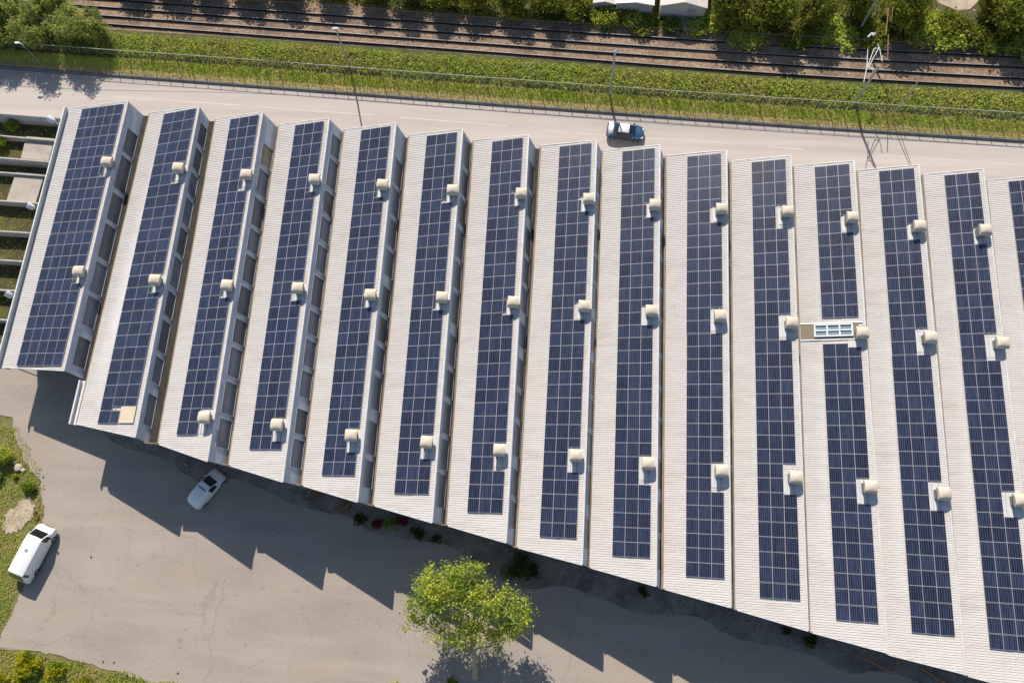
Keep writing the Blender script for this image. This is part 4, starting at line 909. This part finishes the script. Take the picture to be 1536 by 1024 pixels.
V1 = vehicle('car', 'dark blue car with a white roof driving along the pale road', 'car', M['paintdark'], CAR, [('rear_window', 3.15, 3.9, 5, 7), ('windscreen', 6.05, 6.95, 5, 7), ('side_window#a', 3.4, 4.9, 3, 4), ('side_window#b', 5.1, 6.6, 3, 4), ('side_window#c', 3.4, 4.9, 8, 9), ('side_window#d', 5.1, 6.6, 8, 9), ('roof_panel', 3.9, 6.05, 4, 8), ('trunk_lid', 1.2, 2.9, 4, 8)], (p.x, p.y, .004), heading((915, 199), (960, 205)), [(-1.38, -.8), (-1.38, .8), (1.38, -.8), (1.38, .8)], .32, roof=M['white'])
for o in V1.children:
    if o.name.startswith('trunk_lid'): o.data.materials[0] = M['galv']
bits(V1, [('mirror', (.95, -.98, .98), (.2, .2, .14), M['paintdark']), ('mirror', (.95, .98, .98), (.2, .2, .14), M['paintdark']), ('headlight', (2.0, -.55, .66), (.3, .32, .12), M['lampclear']), ('headlight', (2.0, .55, .66), (.3, .32, .12), M['lampclear']), ('tail_light', (-2.1, -.6, .82), (.16, .36, .14), M['lampred']), ('tail_light', (-2.1, .6, .82), (.16, .36, .14), M['lampred'])])
VAN = [(-2.72, .84, .42, .80, .78, .88), (-2.64, .93, .3, .98, .86, 1.06), (-2.1, .95, .26, 1.16, .82, 1.90), (-1.85, .95, .25, 1.16, .80, 1.97), (-.6, .95, .24, 1.16, .81, 2.0), (1.2, .95, .24, 1.13, .81, 1.97), (1.58, .95, .24, 1.12, .79, 1.88), (2.15, .93, .24, 1.06, .80, 1.22), (2.5, .88, .28, .92, .74, 1.02), (2.64, .80, .38, .72, .64, .80)]
p = U(58, 829)
V2 = vehicle('van', 'white panel van with blue sill stripe at the grassy left edge of the yard', 'van', M['paintwhite'], VAN, [('rear_window', 1.1, 1.9, 5, 7), ('windscreen', 6.1, 6.9, 5, 7), ('quarter_window', 2.05, 2.95, 3, 4), ('door_window#a', 5.25, 6.5, 3, 4), ('door_window#b', 5.25, 6.5, 8, 9), ('sill_stripe#a', 2.0, 6.4, 0, 1), ('sill_stripe#b', 2.0, 6.4, 11, 12)], (p.x, p.y, 0), heading((28, 842), (60, 782), 2), [(-1.5, -.85), (-1.5, .85), (1.7, -.85), (1.7, .85)], .34, stripe=M['paintblue'])
V2.scale = (1.08, 1.1, 1.06)
bits(V2, [('mirror', (1.8, -1.05, 1.15), (.16, .2, .24), M['blackplastic']), ('mirror', (1.8, 1.05, 1.15), (.16, .22, .26), M['blackplastic']), ('headlight', (2.52, -.64, .82), (.22, .28, .16), M['lampclear']), ('headlight', (2.52, .64, .82), (.22, .28, .16), M['lampclear']), ('bumper', (-2.62, 0, .48), (.18, 1.7, .24), M['paintblue']), ('tail_light', (-2.56, -.86, .95), (.12, .1, .4), M['lampred']), ('tail_light', (-2.56, .86, .95), (.12, .1, .4), M['lampred']), ('roof_vent', (.2, .05, 2.05), (.26, .26, .06), M['galv']), ('grille', (2.63, 0, .62), (.08, .9, .2), M['blackplastic'])])
SV = [(-2.2, .58, .38, .70, .46, .78), (-2.08, .74, .3, .9, .58, 1.12), (-1.8, .85, .24, 1.04, .67, 1.48), (-1.0, .9, .2, 1.1, .70, 1.76), (.1, .9, .2, 1.08, .68, 1.76), (.55, .9, .2, 1.05, .66, 1.7), (1.3, .88, .2, .98, .68, 1.12), (1.85, .82, .24, .88, .6, .95), (2.12, .7, .36, .66, .5, .7)]
p = U(314, 734)
V3 = vehicle('van', 'small pale grey-white van with a roof slit parked in the shade of the eaves', 'van', M['paintwhite'], SV, [('windscreen', 5.05, 5.95, 5, 7), ('door_window#a', 4.1, 5.6, 3, 4), ('door_window#b', 4.1, 5.6, 8, 9)], (p.x, p.y, 0), heading((295, 742), (327, 704), 1.5), [(-1.35, -.8), (-1.35, .8), (1.4, -.8), (1.4, .8)], .32)
bits(V3, [('roof_hatch', (-.05, .0, 1.79), (.12, .95, .04), M['blackplastic']), ('mirror', (.95, -.98, 1.05), (.16, .2, .18), M['paintwhite']), ('mirror', (.95, .98, 1.05), (.16, .2, .18), M['paintwhite']), ('headlight', (1.98, -.5, .78), (.2, .28, .14), M['lampclear']), ('headlight', (1.98, .5, .78), (.2, .28, .14), M['lampclear']), ('tail_light', (-2.02, -.70, .85), (.1, .1, .34), M['lampred']), ('tail_light', (-2.02, .70, .85), (.1, .1, .34), M['lampred'])])
# ------------------------------------------------------------------ left verge, corner garden, clutter under the eaves
GS = 'shrubs at the left edge of the yard'
for px, py, R, H, n, lm, lab in ((7, 684, 1.55, 1.9, 3400, M['leafyellow'], 'tallest yellow-green shrub at the left edge above the stones'), (-6, 716, 1.1, 1.1, 1300, M['leafshrub'], 'green shrub cut by the left edge below the yellow one'), (46, 732, .95, 1.0, 1800, M['leafshrub'], 'round bright green shrub above the sandy patch'), (23, 714, .35, .5, 400, M['leafyellow'], 'tiny yellow-green shrub between the stones and the round one'), (55, 771, .5, .3, 500, M['bladedry'], 'dry straw tuft in front of the white van')): shrub('shrub', lab, 'shrub', GS, U(px, py), R, H, n, .17, lm, int(500 + py), 1.1, 8)
GF = 'yellow-flowering shrubs in the bottom left corner'
for j, (px, py, R, H, n, lab) in enumerate(((48, 996, 1.5, 1.3, 3200, 'largest yellow-flowering shrub, nearest the asphalt edge'), (6, 1016, .8, .9, 1200, 'yellow-flowering shrub cut by the left edge'), (84, 1008, 1.1, .8, 1700, 'yellow-flowering shrub right of the largest one'), (36, 1030, 1.4, .9, 1700, 'yellow-flowering shrub at the bottom edge under the largest one'), (128, 1030, 1.3, .6, 1500, 'low yellow-green shrub farthest right in the corner bed'))): shrub('flowering_shrub', lab, 'shrub', GF, U(px, py), R, H, n, .15, M['flower'], 700 + j, 1.3, 9)
rng = random.Random(31); mb = MB()
def inside(px, py):
    if py > 958: return py > 968 + max(0, px) * .215 + 4 * math.sin(px * .09)
    edge = 20 + (py - 625) * .55 if py < 710 else (66 if py < 800 else max(-5, 64 - (py - 800) * .42))
    return px < edge - 2 + 3 * math.sin(py * .2) and py > 640
k = 0
while k < 12000:
    px, py = rng.uniform(-30, 330), rng.uniform(640, 1050)
    if px > 70 and py < 958: continue
    if not inside(px, py): continue
    if 8 < px < 52 and 745 < py < 800 and rng.random() < .7: continue
    p = U(px, py); blade(mb, p.x, p.y, -.03, rng.uniform(.12, .42) * (1.0 if py > 950 else .7), .05, rng); k += 1
tag(mb.build('rough_grass', M['blade']), 'rough green grass along the left and bottom left edges of the yard', 'grass', kind='stuff')
def rock(px, py, r, label, m, name='stone', grp='pale stones by the round green shrub'):
    r_ = random.Random(int(px * 13 + py)); bm = bmesh.new(); bmesh.ops.create_icosphere(bm, subdivisions=2, radius=r)
    for v in bm.verts: v.co *= 1 + r_.uniform(-.22, .22); v.co.z *= .55
    me = bpy.data.meshes.new(name); bm.to_mesh(me); bm.free(); me.materials.append(m); o = bpy.data.objects.new(name, me); col.objects.link(o); p = U(px, py); o.location = (p.x, p.y, r * .25); tag(o, label, 'stone', grp)
rock(28, 701, .42, 'largest pale stone at the edge of the asphalt', M['stone']); rock(35, 705, .26, 'smaller pale stone right of the largest one', M['stone']); rock(24, 694, .2, 'smallest pale stone above the largest one', M['stone'])
for px, py, lab in ((155, 992, 'dark pebble near the corner bed, left of a pair'), (171, 993, 'dark pebble near the corner bed, right of a pair'), (267, 1009, 'lone dark pebble at the bottom of the yard'), (137, 835, 'dark pebble lying right of the white van'), (65, 715, 'dark pebble beside the round green shrub')): rock(px, py, .10, lab, M['blackstone'], 'pebble', 'dark pebbles on the asphalt')
p = U(334, 727); mb = MB(); mb.hexa([Vector((-.38, -.22, .02)), Vector((.2, -.4, .02)), Vector((.42, .15, .02)), Vector((-.2, .34, .02)), Vector((-.38, -.22, .05)), Vector((.2, -.4, .09)), Vector((.42, .15, .06)), Vector((-.2, .34, .1))]); o = mb.build('cardboard_sheet', M['card']); o.location = p; tag(o, 'crumpled beige cardboard sheet lying beside the small van', 'cardboard')
# timber, frames and plants in the shade under the southern eaves
def stack(px, py, ang, n, ln, label, m, h=.0):
    root = empty('timber_pile', U(px, py), ang); tag(root, label, 'timber', 'timber piles under the eaves'); r_ = random.Random(int(px)); 
    for k in range(n):
        mb = MB(); mb.box((0, 0, 0), (ln * r_.uniform(.8, 1.1), .16, .09)); o = mb.build('plank', m, root); o.location = (r_.uniform(-.2, .2), (k % 5) * .24 - .5 + r_.uniform(-.06, .06), .06 + (k // 5) * .1); o.rotation_euler = (0, r_.uniform(-.05, .05), r_.uniform(-.22, .22))
stack(515, 757, 1.1, 11, 1.7, 'pile of brown planks under the fifth roof bay', M['wood']); stack(470, 742, .3, 6, 1.5, 'small pile of grey-brown planks under the fourth roof bay', M['wood'])
def timber(pts, label, m):
    q = [U(*p, .35) for p in pts]; root = empty('timber_beams', q[0]); tag(root, label, 'timber', 'timber frames under the right eaves')
    for a, c in zip(q, q[1:]): mb = MB(); mb.tube([a - q[0], c - q[0]], .09, 4); mb.build('beam', m, root)
    for p in q[1:2]: mb = MB(); mb.box((p - q[0] + Vector((0, 0, -.18))), (.14, .14, .32)); mb.build('leg', m, root)
timber(((1296, 986), (1339, 1008), (1348, 988)), 'angular orange timber frame on the ground under the twelfth roof bay', M['rust']); timber(((1380, 1000), (1402, 1014), (1430, 1030)), 'orange timber beams on the ground under the thirteenth roof bay', M['rust'])
for px, py, R, H, n, lm, lab in ((566, 784, .8, .8, 900, M['redflower'], 'dark red flowering plant, left one under the sixth roof bay'), (604, 782, .7, .8, 800, M['redflower'], 'red flowering plant, right one under the sixth roof bay'), (583, 784, .7, .8, 900, M['leafshrub'], 'green plant between the two red flowering plants'), (626, 800, .9, 1.0, 900, M['leafdark'], 'dark green plant right of the red flowering ones'), (540, 780, .8, .5, 700, M['leafdark'], 'low dark plant left of the red flowering ones'), (776, 848, 1.6, 1.8, 2200, M['leafdark'], 'large dark bush in the shade below the seventh roof bay'), (800, 858, 1.0, .8, 900, M['leafdark'], 'low dark bush right of the large shaded bush'), (962, 888, .8, .5, 600, M['leafdark'], 'low dark plant below the ninth roof bay'), (1212, 957, .9, .9, 900, M['leafdark'], 'dark plant in the shade below the eleventh roof bay'), (1180, 948, .7, .5, 500, M['leafdark'], 'small dark plant left of the one below the eleventh bay'), (655, 806, .7, .4, 400, M['leafdark'], 'low dark plant under the seventh bay near the tree')): shrub('shade_plant', lab, 'plant', 'plants in the shade under the eaves', U(px, py), R, H, n, .16, lm, int(900 + px), 1.2, 8)
for px, py, lab in ((591, 793, 'yellow-green leafy pot plant by the red flowers'),): shrub('pot_plant', lab, 'plant', 'plants in the shade under the eaves', U(px, py), .35, .5, 200, .16, M['leafyellow'], 1500, 1.2, 8)
shrub('shrub', 'yellow-green shrub top just showing at the bottom edge left of the tree', 'shrub', None, U(592, 1030), .8, .8, 700, .17, M['leafyellow'], 1600, 1.2, 8)
shrub('shrub', 'green shrub at the foot of the leaning tree trunk', 'shrub', None, U(682, 1026), .8, .8, 700, .17, M['leafshrub'], 1610, 1.2, 8)
rng = random.Random(99); mb = MB()
b_ = bays[2]['es']; e_ = bays[14]['rs']
for _ in range(620):
    t = rng.random(); p = lerp(b_, e_, t) + Vector((rng.gauss(0, .3), -rng.random() ** 2 * 2.0 + .9, 0)); s = rng.uniform(.05, .2) * rng.choice((1, 1, 1, 1.6)); Mx = Matrix.Translation((p.x, p.y, s * .3)) @ Matrix.Rotation(rng.uniform(0, 6), 4, 'Z') @ Matrix.Rotation(rng.uniform(-.5, .5), 4, 'X'); mb.box((0, 0, 0), (s * rng.uniform(1, 3), s, s * .6), 0, Mx)
tag(mb.build('rubble', M['rubble']), 'scattered rubble and debris along the shaded foot of the south wall', 'rubble', kind='stuff')
